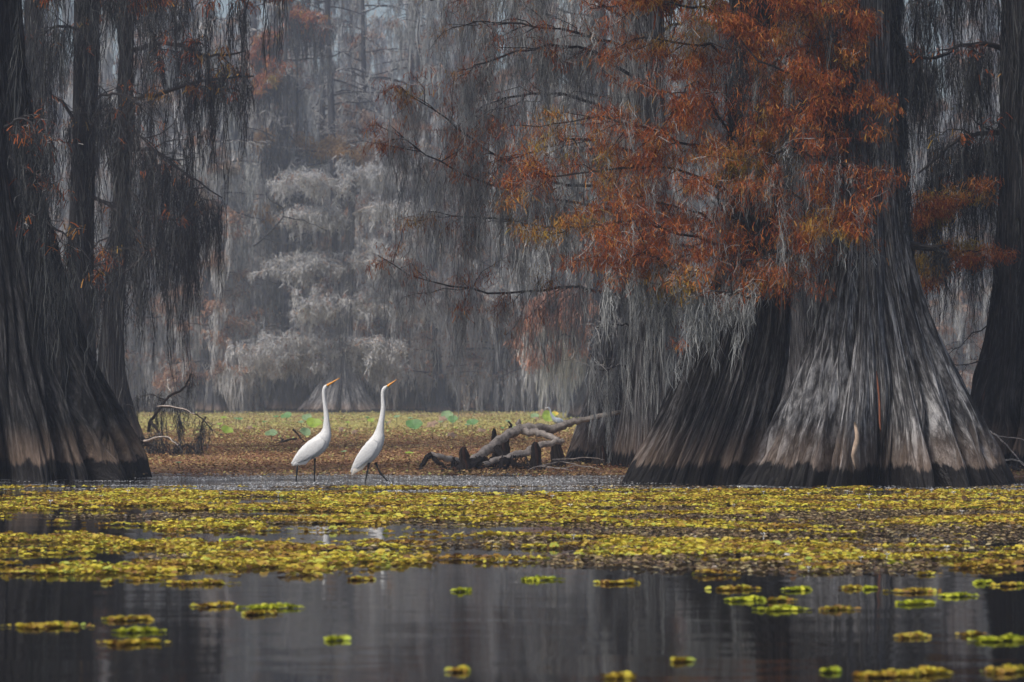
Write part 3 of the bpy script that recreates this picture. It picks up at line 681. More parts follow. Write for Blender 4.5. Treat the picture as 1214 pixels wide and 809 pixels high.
AL=[ [(10,185,24.6),(38,205,24.3),(50,212,24.2),(62,222,24.1)],[(20,215,24.6),(50,260,24.3),(85,285,24.1),(118,325,24)],[(5,150,24.6),(20,140,24),(40,150,23.8),(62,168,23.7)],
     [(0,-10,24.6),(60,-30,24),(130,-35,23.8)]]
dress(tA,[px_limb(p,10) for p in AL],'moss_shaded','rust',nsub=8,Lsub=.35,nm=110,ml=.7,nl=60,r=.014,per=26,twigm='twig',rt=.0018)
# unseen upper crowns above the picture, shaped and thickened to shade the trunks
overhead(tA,float(P(-30,0,25.6)[0]),25.6,5.2,9,10,2.0,4.0,bias=(0,-.6),nl=4200,nm=260,leafL=.12,leafw=.012,moss='moss_shaded')
overhead(tM,float(P(1030,0,23.7)[0]),23.7,4.9,8,16,2.0,4.2,bias=(0,-.6),nl=4200,nm=260,leafL=.12,leafw=.012,moss='moss_shaded')
overhead(tC,float(P(890,0,24.3)[0]),24.3,4.9,8,12,1.8,3.6,bias=(0,-.6),nl=4200,nm=260,leafL=.12,leafw=.012,moss='moss_shaded')
overhead(tD,float(P(755,0,30.4)[0]),30.4,5.6,10,12,2.0,4.5,moss='moss_shaded')
overhead(tF,float(P(1240,0,28.5)[0]),28.5,5.4,9,8,2.0,3.8,bias=(0,-.6),nl=4200,nm=260,leafL=.12,leafw=.012,moss='moss_shaded')
overhead(tH,float(P(100,0,35)[0]),35,6.0,11,8,2.0,4.0,moss='moss_shaded')
overhead(tG,float(P(150,0,39)[0]),39,6.6,12,8,2.0,4.0,moss='moss_shaded')

# ------------------------------------------------------------------ distant forest
def far_tree(name, seed, h, rb, nb, zlow, blen, moss='moss', leafn=900, leaf='rust_far', taper=.45, mossn=420, ml=1.3, barkm='bark_far', flatup=.0, mw=.02, topbare=False):
    global rng
    keep=rng; rng=np.random.default_rng(seed)
    t=thing(name,(0,0,0),None,None)
    z=np.array([-.1,.15,.5,1.0,1.8,3,h*.5,h*.8,h]); r=np.array([1.0,.92,.72,.52,.38,.3,.24,.12,.03])*rb
    lean=rng.normal(0,.03,2)
    g=Geo(); trunk(g,z,z*lean[0],z*lean[1],r,nth=96,nz=60,K1=9,K2=21,fine=30,a1=.16,a2=.05,a3=.02,seed=seed,dens=1.8)
    g.build('trunk',M[barkm],t,smooth=True)
    gB=Geo(); gT=Geo(); tips=[]; mains=[]
    for i in range(nb):
        u=(i+rng.uniform(0,1))/nb; zz=zlow+(h*.97-zlow)*u**1.1; a=rng.uniform(0,6.3)
        L=blen*(1-.65*u**1.3)*rng.uniform(.5,1.15)
        q=wander((zz*lean[0],zz*lean[1],zz),(math.cos(a),math.sin(a),.25+flatup),L,7,.16,.05)
        tube(gB,q,np.linspace(.05*(1-.5*u),.012,len(q)),5,.05,cap=False); mains.append(q)
        sub(gB,gT,q,.016,7,L*.38,tips,2,.02,.5,.008)
    gB.build('branches',M['limb'],t,smooth=True); gT.build('twigs',M['twig'],t)
    if mossn:
        g=Geo(); streamers(g,np.concatenate([pick(mains,mossn//2),pick(tips,mossn//2)]),ml,.13,16,mw,4,.03); g.build('hanging_moss',M[moss],t)
    if leafn:
        g=Geo(); sprays(g,pick(tips,leafn),5,.22,.022,.16); g.build('foliage',M[leaf],t)
    rng=keep
    return t
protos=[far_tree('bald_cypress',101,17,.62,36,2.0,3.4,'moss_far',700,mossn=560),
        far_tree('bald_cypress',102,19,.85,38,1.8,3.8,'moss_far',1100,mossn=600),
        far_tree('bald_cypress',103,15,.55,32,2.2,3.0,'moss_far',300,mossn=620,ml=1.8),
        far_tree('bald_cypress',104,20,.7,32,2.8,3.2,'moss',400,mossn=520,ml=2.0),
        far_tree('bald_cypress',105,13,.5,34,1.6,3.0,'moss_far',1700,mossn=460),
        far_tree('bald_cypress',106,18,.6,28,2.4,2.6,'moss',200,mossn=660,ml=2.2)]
bare=far_tree('bald_cypress',109,23,.5,40,8,3.4,'moss',0,mossn=60,ml=1.0)
used=set()
for i,(pp,dd,sc2) in enumerate([(372,118,1.0),(405,114,1.05),(438,120,1.0),(470,116,1.1),(505,121,1.0),(345,122,1.05),(300,118,1.0)]):
    o=bare if i==0 else copy_tree(bare)
    o.location=(P(pp,0,dd)[0],dd,0); o.scale=(sc2,)*3; o.rotation_euler=(0,0,i*1.7)
    tag(o,'tall bare branched cypress rising behind the haze at the top centre left','tree','bare crowned distant cypresses')
def put(k,x,y,s,rz,label,group=None):
    o=protos[k]
    if k in used: o=copy_tree(protos[k])
    used.add(k)
    o.location=(x,y,.0); o.rotation_euler=(0,0,rz); o.scale=(s,s,s*rng.uniform(.95,1.08)); tag(o,label,'tree',group)
    return o
rows_=[(107.5,2.6,.80),(112,2.5,.9),(117,2.6,.95),(124,2.7,1.0),(133,3.0,1.05),(145,3.0,1.1),(160,2.8,1.1),(178,2.6,1.15),(200,2.6,1.2)]
for (yy,dx,s) in rows_:
    half=yy*.19+2.5; x=-half+rng.uniform(0,1)
    while x<half:
        k=int(rng.integers(0,6)); yj=yy+rng.normal(0,1.2); pxx=CX+x/yj*F
        if not ((yy<110 and 280<pxx<500) or (yy<115 and 340<pxx<460)):
            put(k,x,max(106,yj),s*rng.uniform(.75,1.15),rng.uniform(0,6.3),'hazy grey cypress hung with moss in the distant forest wall','cypresses of the distant forest wall')
        x+=dx*rng.uniform(.7,1.3)
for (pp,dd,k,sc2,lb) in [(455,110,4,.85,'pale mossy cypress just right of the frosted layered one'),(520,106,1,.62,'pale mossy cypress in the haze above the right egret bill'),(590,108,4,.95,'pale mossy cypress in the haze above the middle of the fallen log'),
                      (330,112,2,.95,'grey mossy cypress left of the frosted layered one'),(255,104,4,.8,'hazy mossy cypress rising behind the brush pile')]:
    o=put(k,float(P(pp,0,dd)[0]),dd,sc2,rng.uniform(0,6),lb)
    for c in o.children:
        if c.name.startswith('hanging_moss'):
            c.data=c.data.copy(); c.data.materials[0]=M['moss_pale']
# the pale layered cypress behind the egrets
def pale_tree():
    global rng
    keep=rng; rng=np.random.default_rng(7)
    d=103.0; x=float(P(402,0,d)[0])
    t=thing('bald_cypress',(x,d,0),'pale frosted looking cypress with layered mossy boughs, directly behind the egrets','tree')
    z=np.array([-.1,.15,.5,1.0,1.6,2.4,4,6.5,8.5]); r=np.array([1.45,1.35,1.1,.8,.5,.35,.25,.15,.05])
    g=Geo(); trunk(g,z,x+.06*z,np.full(len(z),d),r,nth=260,nz=120,K1=13,K2=31,fine=60,a1=.16,a2=.07,a3=.03,seed=77,dens=1.5)
    g.build('trunk',M['bark'],t,loc=t.location,smooth=True)
    tiers=[(432,-112,-8),(424,-100,6),(434,64,-8),(412,-108,0),(418,68,3),(372,-52,-4),(364,84,-4),(355,60,0),(318,-84,-6),(312,70,-6),(262,-62,-6),(256,88,-6),(222,-84,-4),(214,60,-4)]
    limbs=[]
    for (py,dx,dy) in tiers:
        for rep in range(3):
            b=P(402+(466-py)*.06,py,d); b[1]=d
            e=b+np.array([dx/F*d*rng.uniform(.7,1.2),rng.normal(0,1.2),-dy/F*d*.4+rng.normal(0,.15)])
            mid=(b+e)/2+np.array([0,0,.25+rng.normal(0,.1)])
            limbs.append(catmull([b,mid,e],9)+np.vstack([np.zeros(3),rng.normal(0,.05,(8,3))]))
    gB=Geo(); gT=Geo(); tips=[]
    for q in limbs:
        tube(gB,q,np.linspace(.05,.012,len(q)),5,.05,cap=False); sub(gB,gT,q,.014,11,1.1,tips,2,.01,.12,.007)
    gB.build('branches',M['deadwood'],t,loc=t.location,smooth=True); gT.build('twigs',M['moss_pale'],t,loc=t.location)
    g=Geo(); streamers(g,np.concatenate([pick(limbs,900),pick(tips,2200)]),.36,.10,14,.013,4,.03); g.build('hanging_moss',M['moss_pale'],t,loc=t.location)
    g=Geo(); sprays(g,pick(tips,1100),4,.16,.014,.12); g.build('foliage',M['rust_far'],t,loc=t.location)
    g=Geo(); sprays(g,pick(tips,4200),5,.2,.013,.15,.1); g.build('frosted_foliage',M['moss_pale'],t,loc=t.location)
    rng=keep
pale_tree()
def bough_tree(label,px,d,h,rb,limbs_px,leafm,leafn,seed,mossm='moss',mossn=400,zl=2.5,deadfork=None):
    """a far tree with a few placed boughs of coloured foliage"""
    global rng
    keep=rng; rng=np.random.default_rng(seed)
    x=float(P(px,0,d)[0]); t=thing('bald_cypress',(x,d,0),label,'tree')
    z=np.array([-.1,.2,.6,1.2,2.2,4,h*.6,h]); r=np.array([1,.9,.68,.48,.33,.26,.18,.04])*rb
    g=Geo(); trunk(g,z,np.full(len(z),x),np.full(len(z),d),r,nth=120,nz=70,K1=9,K2=21,fine=40,a1=.16,a2=.05,a3=.02,seed=seed,dens=1.7)
    g.build('trunk',M['bark_far'],t,loc=t.location,smooth=True)
    gB=Geo(); gT=Geo(); tips=[]; mains=[]
    for p in limbs_px:
        for rep in range(3):
            q=catmull([P(a,b_+rng.normal(0,4),d) for a,b_ in p],9); q[:,1]+=np.linspace(0,1,9)*rng.normal(0,1.2); q[1:]+=rng.normal(0,.04,(8,3))
            tube(gB,q,np.linspace(.045,.012,9),5,cap=False); mains.append(q); sub(gB,gT,q,.014,9,.9,tips,2,.02,.4,.007)
    for i in range(16):
        zz=rng.uniform(zl+2,h); a=rng.uniform(0,6.3); q=wander((x,d,zz),(math.cos(a),math.sin(a),.3),rng.uniform(1,2.6),7,.15,.03)
        tube(gB,q,np.linspace(.045,.012,8),5,cap=False); mains.append(q); sub(gB,gT,q,.014,6,.8,[],2,.02,.4,.008)
    gB.build('branches',M['limb'],t,loc=t.location,smooth=True); gT.build('twigs',M['twig'],t,loc=t.location)
    g=Geo(); streamers(g,pick(mains,mossn),1.2,.11,16,.014,4,.03); g.build('hanging_moss',M[mossm],t,loc=t.location)
    g=Geo(); sprays(g,pick(tips,leafn),5,.16,.014,.12); g.build('foliage',M[leafm],t,loc=t.location)
    rng=keep
M['ochre']=island_mat('ochre_needles',[(0,(.30,.16,.06)),(.6,(.50,.29,.10)),(1,(.62,.42,.2))],.8,.3)
M['pinkrust']=island_mat('pink_rust_needles',[(0,(.30,.12,.07)),(.6,(.48,.22,.13)),(1,(.6,.36,.26))],.8,.3)
bough_tree('distant cypress carrying an ochre orange bough high left of centre',352,111,14,.5,[[(350,178),(330,172),(312,178)],[(350,180),(380,175),(425,180)],[(350,260),(330,255),(318,262)]],'ochre',2200,201)
bough_tree('distant cypress with a salmon rust bough beside the mossy log tree',715,80,12,1.0,[[(700,385),(660,378),(618,400)],[(700,400),(670,405),(640,420)],[(700,350),(672,350),(640,372)]],'pinkrust',2600,202,'moss_pale')
bough_tree('distant cypress with dark rust crown at the top left of the haze',338,109,19,.5,[[(338,60),(320,40),(300,60)],[(338,30),(355,20),(380,30)],[(338,100),(320,90),(305,100)]],'rust',1500,203,'moss_shaded')
bough_tree('distant cypress with a low pinkish bough near the horizon, left of the egrets',245,105,11,.6,[[(245,345),(220,342),(190,350)],[(245,385),(270,380),(285,388)],[(245,450),(215,445),(200,452)]],'rust_far',900,204,'moss')

# pale dead forked branches in the misty middle
def stick(name,label,paths,rs,m='deadwood',cat='branch',k=6,d0=None,twn=0,mossn=0,ml=.3,mossm='moss_shaded'):
    P0=P(*paths[0][0]); t=thing(name,(P0[0],P0[1],0),label,cat)
    tips=[]; gT=Geo()
    for p,r in zip(paths,rs):
        g=Geo(); q=px_limb(p,max(8,len(p)*3),.004*p[0][2]/30)
        tube(g,q,np.linspace(r,r*.45,len(q)),k,.08); g.build('branch',M[m],t,loc=t.location,smooth=True); tips.append(q)
    if twn:
        gB=Geo(); tp=[]
        for q in tips: sub(gT,gT,q,.0035,twn,.22*q[0][1]/30,tp,1,.1,.9,.002)
        gT.build('twigs',M['twig_dark'],t,loc=t.location); tips+=tp
    if mossn:
        g=Geo(); streamers(g,pick(tips,mossn),ml,.02,14,.003,4,.01); g.build('clinging_moss',M[mossm],t,loc=t.location)
    return t
# ------------------------------------------------------------------ fallen log with knees
d=28.6
t=thing('fallen_log',(P(560,558,28.1)[0],28.2,0),'bleached fallen log with forked limbs resting against the mossy cypress','log')
def part(name,pts,r,m,k=12,knob=.11,n=16,jit=.006):
    q=catmull([P(*p) for p in pts],n); q[1:-1]+=rng.normal(0,jit,(n-2,3))
    rr=np.interp(np.linspace(0,1,n),np.linspace(0,1,len(r)),r)
    g=Geo(); tube(g,q,rr,k,knob); return g.build(name,M[m],t,loc=t.location,smooth=True)
part('trunk_section',[(550,556,28.2),(566,543,28.3),(588,525,28.5),(607,512,28.7),(622,508,28.8),(653,508,29.0),(676,502,29.1),(694,497,29.1),(738,488,29.0)],[.050,.046,.044,.044,.046,.040,.036,.026,.018],'deadwood',16,.10,34)
part('limb',[(618,511,28.8),(640,514,28.6),(662,521,28.4)],[.034,.032,.028],'deadwood')
part('limb',[(668,522,28.4),(650,525,28.3),(630,533,28.2),(608,541,28.1),(588,547,28.0),(573,551,27.9)],[.024,.030,.034,.034,.03,.026],'deadwood',14,.10,26)
part('limb',[(545,549,28.1),(528,543,28.0),(512,540,27.9),(506,542,27.9)],[.034,.028,.026,.022],'deadwood')
part('root',[(510,539,27.9),(502,549,27.8),(499,557,27.7),(498,562,27.6)],[.028,.024,.022,.026],'darkroot',10,.12)
part('root',[(560,552,28.0),(545,556,27.7),(525,560,27.5),(505,564,27.4)],[.035,.03,.024,.016],'darkroot',10,.14)
part('root',[(560,548,28.1),(575,556,27.8),(600,560,27.7),(622,561,27.6)],[.045,.035,.022,.014],'darkroot',10,.14)
part('root',[(590,532,28.4),(598,548,28.0),(592,560,27.8)],[.04,.045,.03],'darkroot',10,.16)
part('root',[(575,545,28.1),(560,552,27.8),(548,560,27.6),(530,562,27.5)],[.035,.032,.024,.014],'darkroot',10,.18)
part('root',[(600,545,28.1),(615,552,27.9),(640,557,27.8),(655,560,27.7)],[.03,.028,.02,.012],'darkroot',10,.18)
part('root',[(512,541,27.9),(520,549,27.8),(530,556,27.7)],[.02,.018,.01],'darkroot',10,.18)
part('limb',[(600,516,28.8),(606,506,28.9),(603,500,29)],[.016,.012,.008],'darkroot',8,.15,8)
part('broken_stub',[(617,510,28.8),(615,503,28.8),(617,499,28.8)],[.026,.022,.02],'deadwood',10,.15,8)
g=Geo()
for _ in range(130):
    px=rng.uniform(535,625); q=wander(P(px,rng.uniform(540,552),28.0),(rng.normal(0,.6),-.3,-1),rng.uniform(.08,.2),5,.3); q[:,2]=np.maximum(q[:,2],.0); tube(g,q,np.linspace(.006,.002,6),4)
g.build('hanging_rootlets',M['darkroot'],t,loc=t.location)
def knee(px,top,bot,r,label,d=None,m='darkroot'):
    d=ground_d(bot) if d is None else d; hgt=P(px,top,d)[2]
    t=thing('cypress_knee',(P(px,0,d)[0],d,0),label,'stump')
    n=14; z=np.linspace(-.03,hgt,n); f=np.linspace(0,1,n)
    rad=r/F*d*(1.35-.75*f**.7); rad[-1]*=.45; rad[-2]*=.85
    x=P(px,0,d)[0]+np.cumsum(rng.normal(0,.004,n)); y=d+np.cumsum(rng.normal(0,.004,n))
    g=Geo(); tube(g,np.stack([x,y,z],-1),rad,14,.07); g.build('knee_wood',M[m],t,loc=t.location,smooth=True)
    g=Geo(); pts=[(x[int(i)]+rng.normal(0,.02),y[0]-.02,z[int(i)]) for i in rng.integers(4,12,6)]; streamers(g,pts,.12,.015,8,.002,4,.006); g.build('moss_tuft',M['moss_shaded'],t,loc=t.location)
knee(549,530,561,7.5,'stubby knee at the left end of the fallen log','' and 0 or None)
knee(586,508,540,4.5,'slim dark knee poking up behind the middle of the log',29.6)
knee(601,511,553,6.5,'dark double topped knee just behind the arch of the log',29.1)
knee(634.5,524,556,7.5,'flat topped knee in front of the right log limb',27.9)
knee(661,522,556,9,'thick dark knee against the foot of the mossy cypress',28.9)
knee(712,528,556,8,'rounded low knee at the foot of the mossy cypress, furthest right',28.6)
stick('brush_twigs','tangle of thin grey twigs lying beside the right hand knees',
  [[(625,548,28),(650,554,27.8),(690,558,27.7)],[(632,556,27.8),(665,548,28),(700,556,27.8)],[(640,552,27.9),(680,558,27.6),(735,559,27.6)],[(618,560,27.6),(645,551,27.8),(668,547,28)],[(650,560,27.5),(690,552,27.8),(722,560,27.6)],[(655,545,28.2),(700,543,28.3),(716,545,28.4)]],[.008,.007,.009,.006,.007,.006],'deadwood','twigs',twn=7)

# ------------------------------------------------------------------ brush pile on the left
stick('brush_pile','tangled dead branches with moss rags beside the slim left cypress',
  [[(164,541,34),(172,525,34.2),(182,520,34.3)],[(176,512,34.4),(178,501,34.4),(186,490,34.4),(194,478,34.4),(201,470,34.4),(215,463,34.3),(223,453,34.3),(227,443,34.3)],
   [(188,482,34.4),(210,484,34.2),(230,490,34),(241,498,33.9),(252,511,33.8)],[(244,494,34),(239,508,34),(238,522,34)],[(168,523,34.2),(182,519,34),(194,518,33.9),(203,522,33.8),(212,529,33.7)],
   [(172,525,34.2),(184,532,34.1),(200,539,34),(233,542,34)],[(178,500,34.4),(184,506,34.3),(190,518,34.2),(196,532,34.1),(205,540,34)],[(205,538,34),(222,528,34),(236,538,34)],
   [(208,484,34.2),(212,493,34.1),(215,503,34.1)],[(155,497,34.5),(130,497,34.6),(150,480,34.8)],[(196,475,34.4),(180,468,34.8),(165,470,35)]],
  [.014,.022,.012,.012,.014,.026,.02,.022,.008,.008,.008],'darkroot','branches',twn=22,mossn=170,ml=.28)
stick('bleached_branch','pale weathered branch arching over the left brush pile',[[(187,482,34.2),(205,482,34),(222,487,33.9),(231,491,33.8)],[(171,523,34.0),(188,518,33.7),(200,519,33.7),(211,528,33.5)]],[.010,.012],'deadwood')
stick('fallen_branch','dark straight branch lying flat on the mat below the green leaves',[[(242,517,50),(270,516.5,50),(303,517.5,50)]],[.03],'darkroot',twn=4)
stick('fallen_branch','crooked twiggy branch on the mat behind the left egret',[[(311,535,41),(325,530,41.5),(338,523,42),(352,520,42)],[(347,509,42),(354,516,42),(361,524,42)],[(330,527,42),(336,520,42)]],[.03,.016,.02],'darkroot',twn=7)
stick('leaning_dead_branch','pale bare branch slanting down beside the right edge',[[(1152,500,26.5),(1180,516,26.3),(1200,536,26.2),(1222,562,26)],[(1182,517,26.3),(1205,520,26.2),(1225,524,26)],[(1170,552,25.5),(1200,545,25.4),(1230,560,25.3)]],[.010,.006,.012],'deadwood',twn=8)
g=Geo()
stick('fallen_branch','dark sodden branch lying low at the right edge behind the huge base',[[(1160,548,29),(1190,546,29),(1230,550,29)],[(1170,560,27),(1200,556,27),(1232,562,27)]],[.05,.035],'darkroot',twn=6)
stick('dead_forked_branch','bleached forked limb snagged in the haze above the left egret',[[(300,292,70),(320,275,70),(335,258,70),(334,246,70),(318,236,70),(315,228,70)],[(335,257,70),(360,262,70),(388,274,70)],[(308,282,70),(330,288,70),(345,290,70)]],[.024,.018,.014],'bark_far',twn=10)

# ------------------------------------------------------------------ lotus leaves
def lotus(px,py,wpx,m,label,dead=False,tilt=None,hgt=None,group=None):
    d=ground_d(py+10); s=F/d; z=max(.06,P(px,py,d)[2]); r=wpx/2/s*.85
    t=thing('lotus_plant',(P(px,0,d)[0],d,0),label,'water plant',group)
    n=22; rings=5; th=np.linspace(0,2*np.pi,n,endpoint=False); V=[];q=[]
    tl=rng.uniform(.35,.95) if tilt is None else tilt; yaw=rng.uniform(-.6,.6)
    wv=rng.uniform(0,6.3,3)
    for i in range(rings+1):
        f=i/rings
        for a in th:
            rr=r*f*(1+.06*math.sin(3*a+wv[0])+(.25*math.sin(5*a+wv[1]) if dead else 0)); zz=r*(.28*f*f+.07*f*math.sin(4*a+wv[2])+(-.6*f*f if dead else 0))
            x,y=rr*math.cos(a),rr*math.sin(a)
            y,zz=y*math.cos(tl)-zz*math.sin(tl), y*math.sin(tl)+zz*math.cos(tl)
            V.append((t.location.x+x*math.cos(yaw)-y*math.sin(yaw), d+x*math.sin(yaw)+y*math.cos(yaw), z+zz))
    for i in range(rings):
        for j in range(n): q.append((i*n+j,i*n+(j+1)%n,(i+1)*n+(j+1)%n,(i+1)*n+j))
    g=Geo(); g.add(V,q); g.build('leaf_blade',M[m],t,loc=t.location,smooth=True)
    g=Geo(); tube(g,catmull([(t.location.x+rng.normal(0,.02),d+.03,-.02),(t.location.x,d+.02,z*.5),(t.location.x,d,z)],6),.006*d/50,5); g.build('stalk',M['lotus_stem'],t,loc=t.location)
for a in [(269,511,17,'lotus_lime','dark lime lotus leaf above the flat branch, furthest left'),(322,515,18,'lotus_teal','blue green lotus leaf lying left of the left egret'),
 (372,503,22,'lotus_lime','bright lime lotus leaf against the left egret neck'),(340,494,16,'lotus_green','small green lotus leaf left of the bright lime one'),(364,496,14,'lotus_teal','pale teal lotus leaf above the left egret back'),
 (362,513,16,'lotus_teal','teal lotus leaf tucked behind the left egret back'),(491,505,24,'lotus_green','wide green lotus leaf right of the right egret'),(530,494,18,'lotus_teal','pale lotus leaf on a tall stalk between the two green ones'),
 (537,498,14,'lotus_green','small green lotus leaf beside the tall pale one'),(560,502,17,'lotus_green','round green lotus leaf above the middle of the log'),(650,495,20,'lotus_lime','lime lotus leaf beside the grey heron'),
 (658,491,9,'lotus_yellow','yellow lotus leaf behind the grey heron neck'),(634,494,12,'lotus_teal','faded lotus leaf left of the brown pod'),(408,536,9,'lotus_teal','small pale leaf flat on the brown mat between the egrets',False,.2),
 (485,538,13,'lotus_lime','small leaf flat on the brown mat right of the right egret',False,.15),(212,549,9,'lotus_teal','small pale leaf flat on the mat below the brush pile',False,.15),(440,499,10,'lotus_lime','small lime leaf between the egret necks')]:
    lotus(*a)
for a in [(512,501,16,'lotus_dead','withered brown lotus leaf left of the tall pale leaf',True),(524,496,12,'lotus_dead','curled dead lotus leaf hanging by the tall pale leaf',True),(571,509,12,'lotus_dead','tan withered leaf just right of the round green leaf',True),
 (536,514,14,'lotus_dead','brown rotted leaf low between the green lotus leaves',True),(636,495,9,'lotus_dead','round brown pod left of the lime leaf by the heron',True),(420,511,9,'lotus_dead','brown dead stalk head right of the left egret neck',True),
 (405,508,8,'lotus_dead','brown dead stalk head beside the left egret neck',True),(296,506,8,'lotus_dead','small brown stalk head behind the flat branch',True),(460,500,8,'lotus_dead','small brown stalk head right of the right egret neck',True),(644,488,12,'lotus_dead','drooping brown leaf above the lime one by the heron',True)]:
    lotus(*a)

for i in range(26):
    px=rng.uniform(250,680); py=rng.uniform(493,508)
    lotus(px,py,rng.uniform(5,10),('lotus_green','lotus_lime','lotus_teal')[i%3],'very small green leaf low in the far yellow green band of plants',False,rng.uniform(.1,.5),group='small leaves in the far band of plants')
# ------------------------------------------------------------------ birds
def feathers(g, p0s, dirs, L, w, side):
    for p,dv,l in zip(p0s,dirs,L):
        dv=dv/np.linalg.norm(dv); n=7; f=np.linspace(0,1,n); c=p+dv*l*f[:,None]+np.array([0,0,-1])[None]*(.12*l*f[:,None]**2)
        ww=w*np.sin(np.linspace(.5,np.pi-.12,n))
        nrm=np.array([0,side,.35]); nrm/=np.linalg.norm(nrm); up=np.cross(dv,nrm)*1.0
        A=c-up*ww[:,None]; B=c+up*ww[:,None]; Mid=c+nrm*w*.3
        V=np.stack([A,Mid,B],1).reshape(-1,3); i=np.arange(n-1)*3
        g.add(V,np.concatenate([np.stack([i,i+1,i+4,i+3],-1),np.stack([i+1,i+2,i+5,i+4],-1)]))
def egret(label, org, spec, legs, wing, d, sc_, matf='white_feather', stained=False, billm='bill', plume=True, eyepos=None):
    """spec points in zoomed-photo units; org maps them to photo px"""
    X=lambda u,v,dy=0: P(org[0]+u/org[2],org[1]+v/org[2],d)+np.array([0,dy,0])
    u_=d/F/org[2]
    feet=X(*legs[0][-1]); t=thing(sc_,(feet[0],d,0),label,'bird')
    pts=np.array([(a,b_) for a,b_,r,l in spec['body']],float); rv=np.array([r for _,_,r,_ in spec['body']]); lv=np.array([l for *_,l in spec['body']])
    n=90; c=catmull(np.c_[pts,np.zeros(len(pts))],n); s=np.linspace(0,len(pts)-1,n); rr=np.interp(s,np.arange(len(pts)),rv); ll=np.interp(s,np.arange(len(pts)),lv)
    ker=np.ones(5)/5; rr=np.convolve(np.pad(rr,2,'edge'),ker,'valid'); ll=np.convolve(np.pad(ll,2,'edge'),ker,'valid')
    rr[0]*=.25; rr[1]*=.7; rr[-1]*=.4
    q=np.array([X(a,b_) for a,b_,_ in c])
    # ring frame: one axis is always y (sideways)
    T=np.gradient(q,axis=0); T/=np.linalg.norm(T,axis=1)[:,None]; A=np.tile([0,1.,0],(n,1)); B=np.cross(T,A); B/=np.linalg.norm(B,axis=1)[:,None]
    k=28; th=np.linspace(0,2*np.pi,k,endpoint=False)
    rough=1+.018*rng.normal(0,1,(n,k))
    V=q[:,None]+(rr*u_)[:,None,None]*rough[:,:,None]*(np.cos(th)[None,:,None]*A[:,None]*ll[:,None,None]+np.sin(th)[None,:,None]*B[:,None])
    i=np.arange(n-1)[:,None]*k; j=np.arange(k)[None]; j2=(j+1)%k
    qq=np.stack([i+j,i+j2,i+k+j2,i+k+j],-1).reshape(-1,4)
    caps=[[a,a+1,k-2-a,k-1-a] for a in range(k//2-1)]+[[(n-1)*k+a for a in (x,x+1,k-2-x,k-1-x)] for x in range(k//2-1)]
    g=Geo(); g.add(V.reshape(-1,3),np.vstack([qq,caps])); g.build('body',M[matf],t,loc=t.location,smooth=True)
    # bill: upper and lower mandible
    (tx,ty),(bx,by),br=spec['bill']
    g=Geo(); p0=X(bx,by); p1=X(tx,ty); f=np.linspace(0,1,12)[:,None]
    tube(g,p0+(p1-p0)*f+np.array([0,0,.0015]),(br*u_*(1-f[:,0])**.8+.0006),10,0,squash=None); g.build('bill',M[billm],t,loc=t.location,smooth=True)
    e=spec['eye']
    for sgn in (-1,1):
        g=Geo(); c0=X(e[0],e[1],sgn*spec['eyeoff']*u_); tube(g,[c0+np.array([0,sgn*-.002,0]),c0,c0+np.array([0,sgn*.002,0])],[.0045,.004,.002],10); g.build('eye',M['eye'],t,loc=t.location,smooth=True)
        if billm=='bill':
            g=Geo(); tube(g,[X(bx+2,by-2,sgn*4*u_),X((bx+e[0])/2,(by+e[1])/2,sgn*7.5*u_),X(e[0]-3,e[1]+2,sgn*8*u_)],[.0035,.0040,.001],8); g.build('lore',M['lore'],t,loc=t.location,smooth=True)
    # wings
    for sgn in (-1,1):
        g=Geo(); W=np.array(wing['line'],float); m=len(W); nn=26
        cc=catmull(np.c_[W[:,:2],np.zeros(m)],nn); wr=np.interp(np.linspace(0,m-1,nn),np.arange(m),W[:,2]); lat=np.interp(np.linspace(0,m-1,nn),np.arange(m),W[:,3])
        kk=16; tt=np.linspace(0,2*np.pi,kk,endpoint=False); 
        qc=np.array([X(a,b_,sgn*l_*u_) for (a,b_,_),l_ in zip(cc,lat)]); TT=np.gradient(qc,axis=0); TT/=np.linalg.norm(TT,axis=1)[:,None]
        AA=np.tile([0,1.,0],(nn,1)); BB=np.cross(TT,AA); BB/=np.linalg.norm(BB,axis=1)[:,None]
        Vw=qc[:,None]+(np.cos(tt)[None,:,None]*AA[:,None]*(np.minimum(wr*.3,12)*u_)[:,None,None]+np.sin(tt)[None,:,None]*BB[:,None]*(wr*u_)[:,None,None])
        ii=np.arange(nn-1)[:,None]*kk; jj=np.arange(kk)[None]; q2=np.stack([ii+jj,ii+(jj+1)%kk,ii+kk+(jj+1)%kk,ii+kk+jj],-1).reshape(-1,4)
        g.add(Vw.reshape(-1,3),np.vstack([q2,[[a,a+1,kk-2-a,kk-1-a] for a in range(kk//2-1)]]))
        w=g.build('wing',M[matf],t,loc=t.location,smooth=True)
        # flight feathers along the lower rear edge
        g=Geo(); a0=np.array(wing['f0'],float); a1=np.array(wing['f1'],float); tip=np.array(wing['tip'],float)
        ps=[];ds=[];Ls=[]
        for h_ in range(9):
            f_=h_/8; s0=a0+(a1-a0)*f_; e0=tip+np.array(wing['fan'])*f_; pa=X(s0[0],s0[1],sgn*(wing['lat'])*u_); pb=X(e0[0],e0[1],sgn*wing['lat']*.45*u_); ps.append(pa); ds.append(pb-pa); Ls.append(np.linalg.norm(pb-pa))
        feathers(g,ps,ds,Ls,9*u_,sgn)
        g.build('flight_feathers',M['buff_feather' if stained else matf],w,loc=t.location,smooth=True)
    # tail
    g=Geo(); ps=[X(*spec['tail0'],dy=v*u_) for v in (-12,-5,2,9,14)]; pe=[X(spec['tail1'][0]+abs(v)*.6,spec['tail1'][1]-abs(v)*.5,dy=v*.8*u_) for v in (-12,-5,2,9,14)]
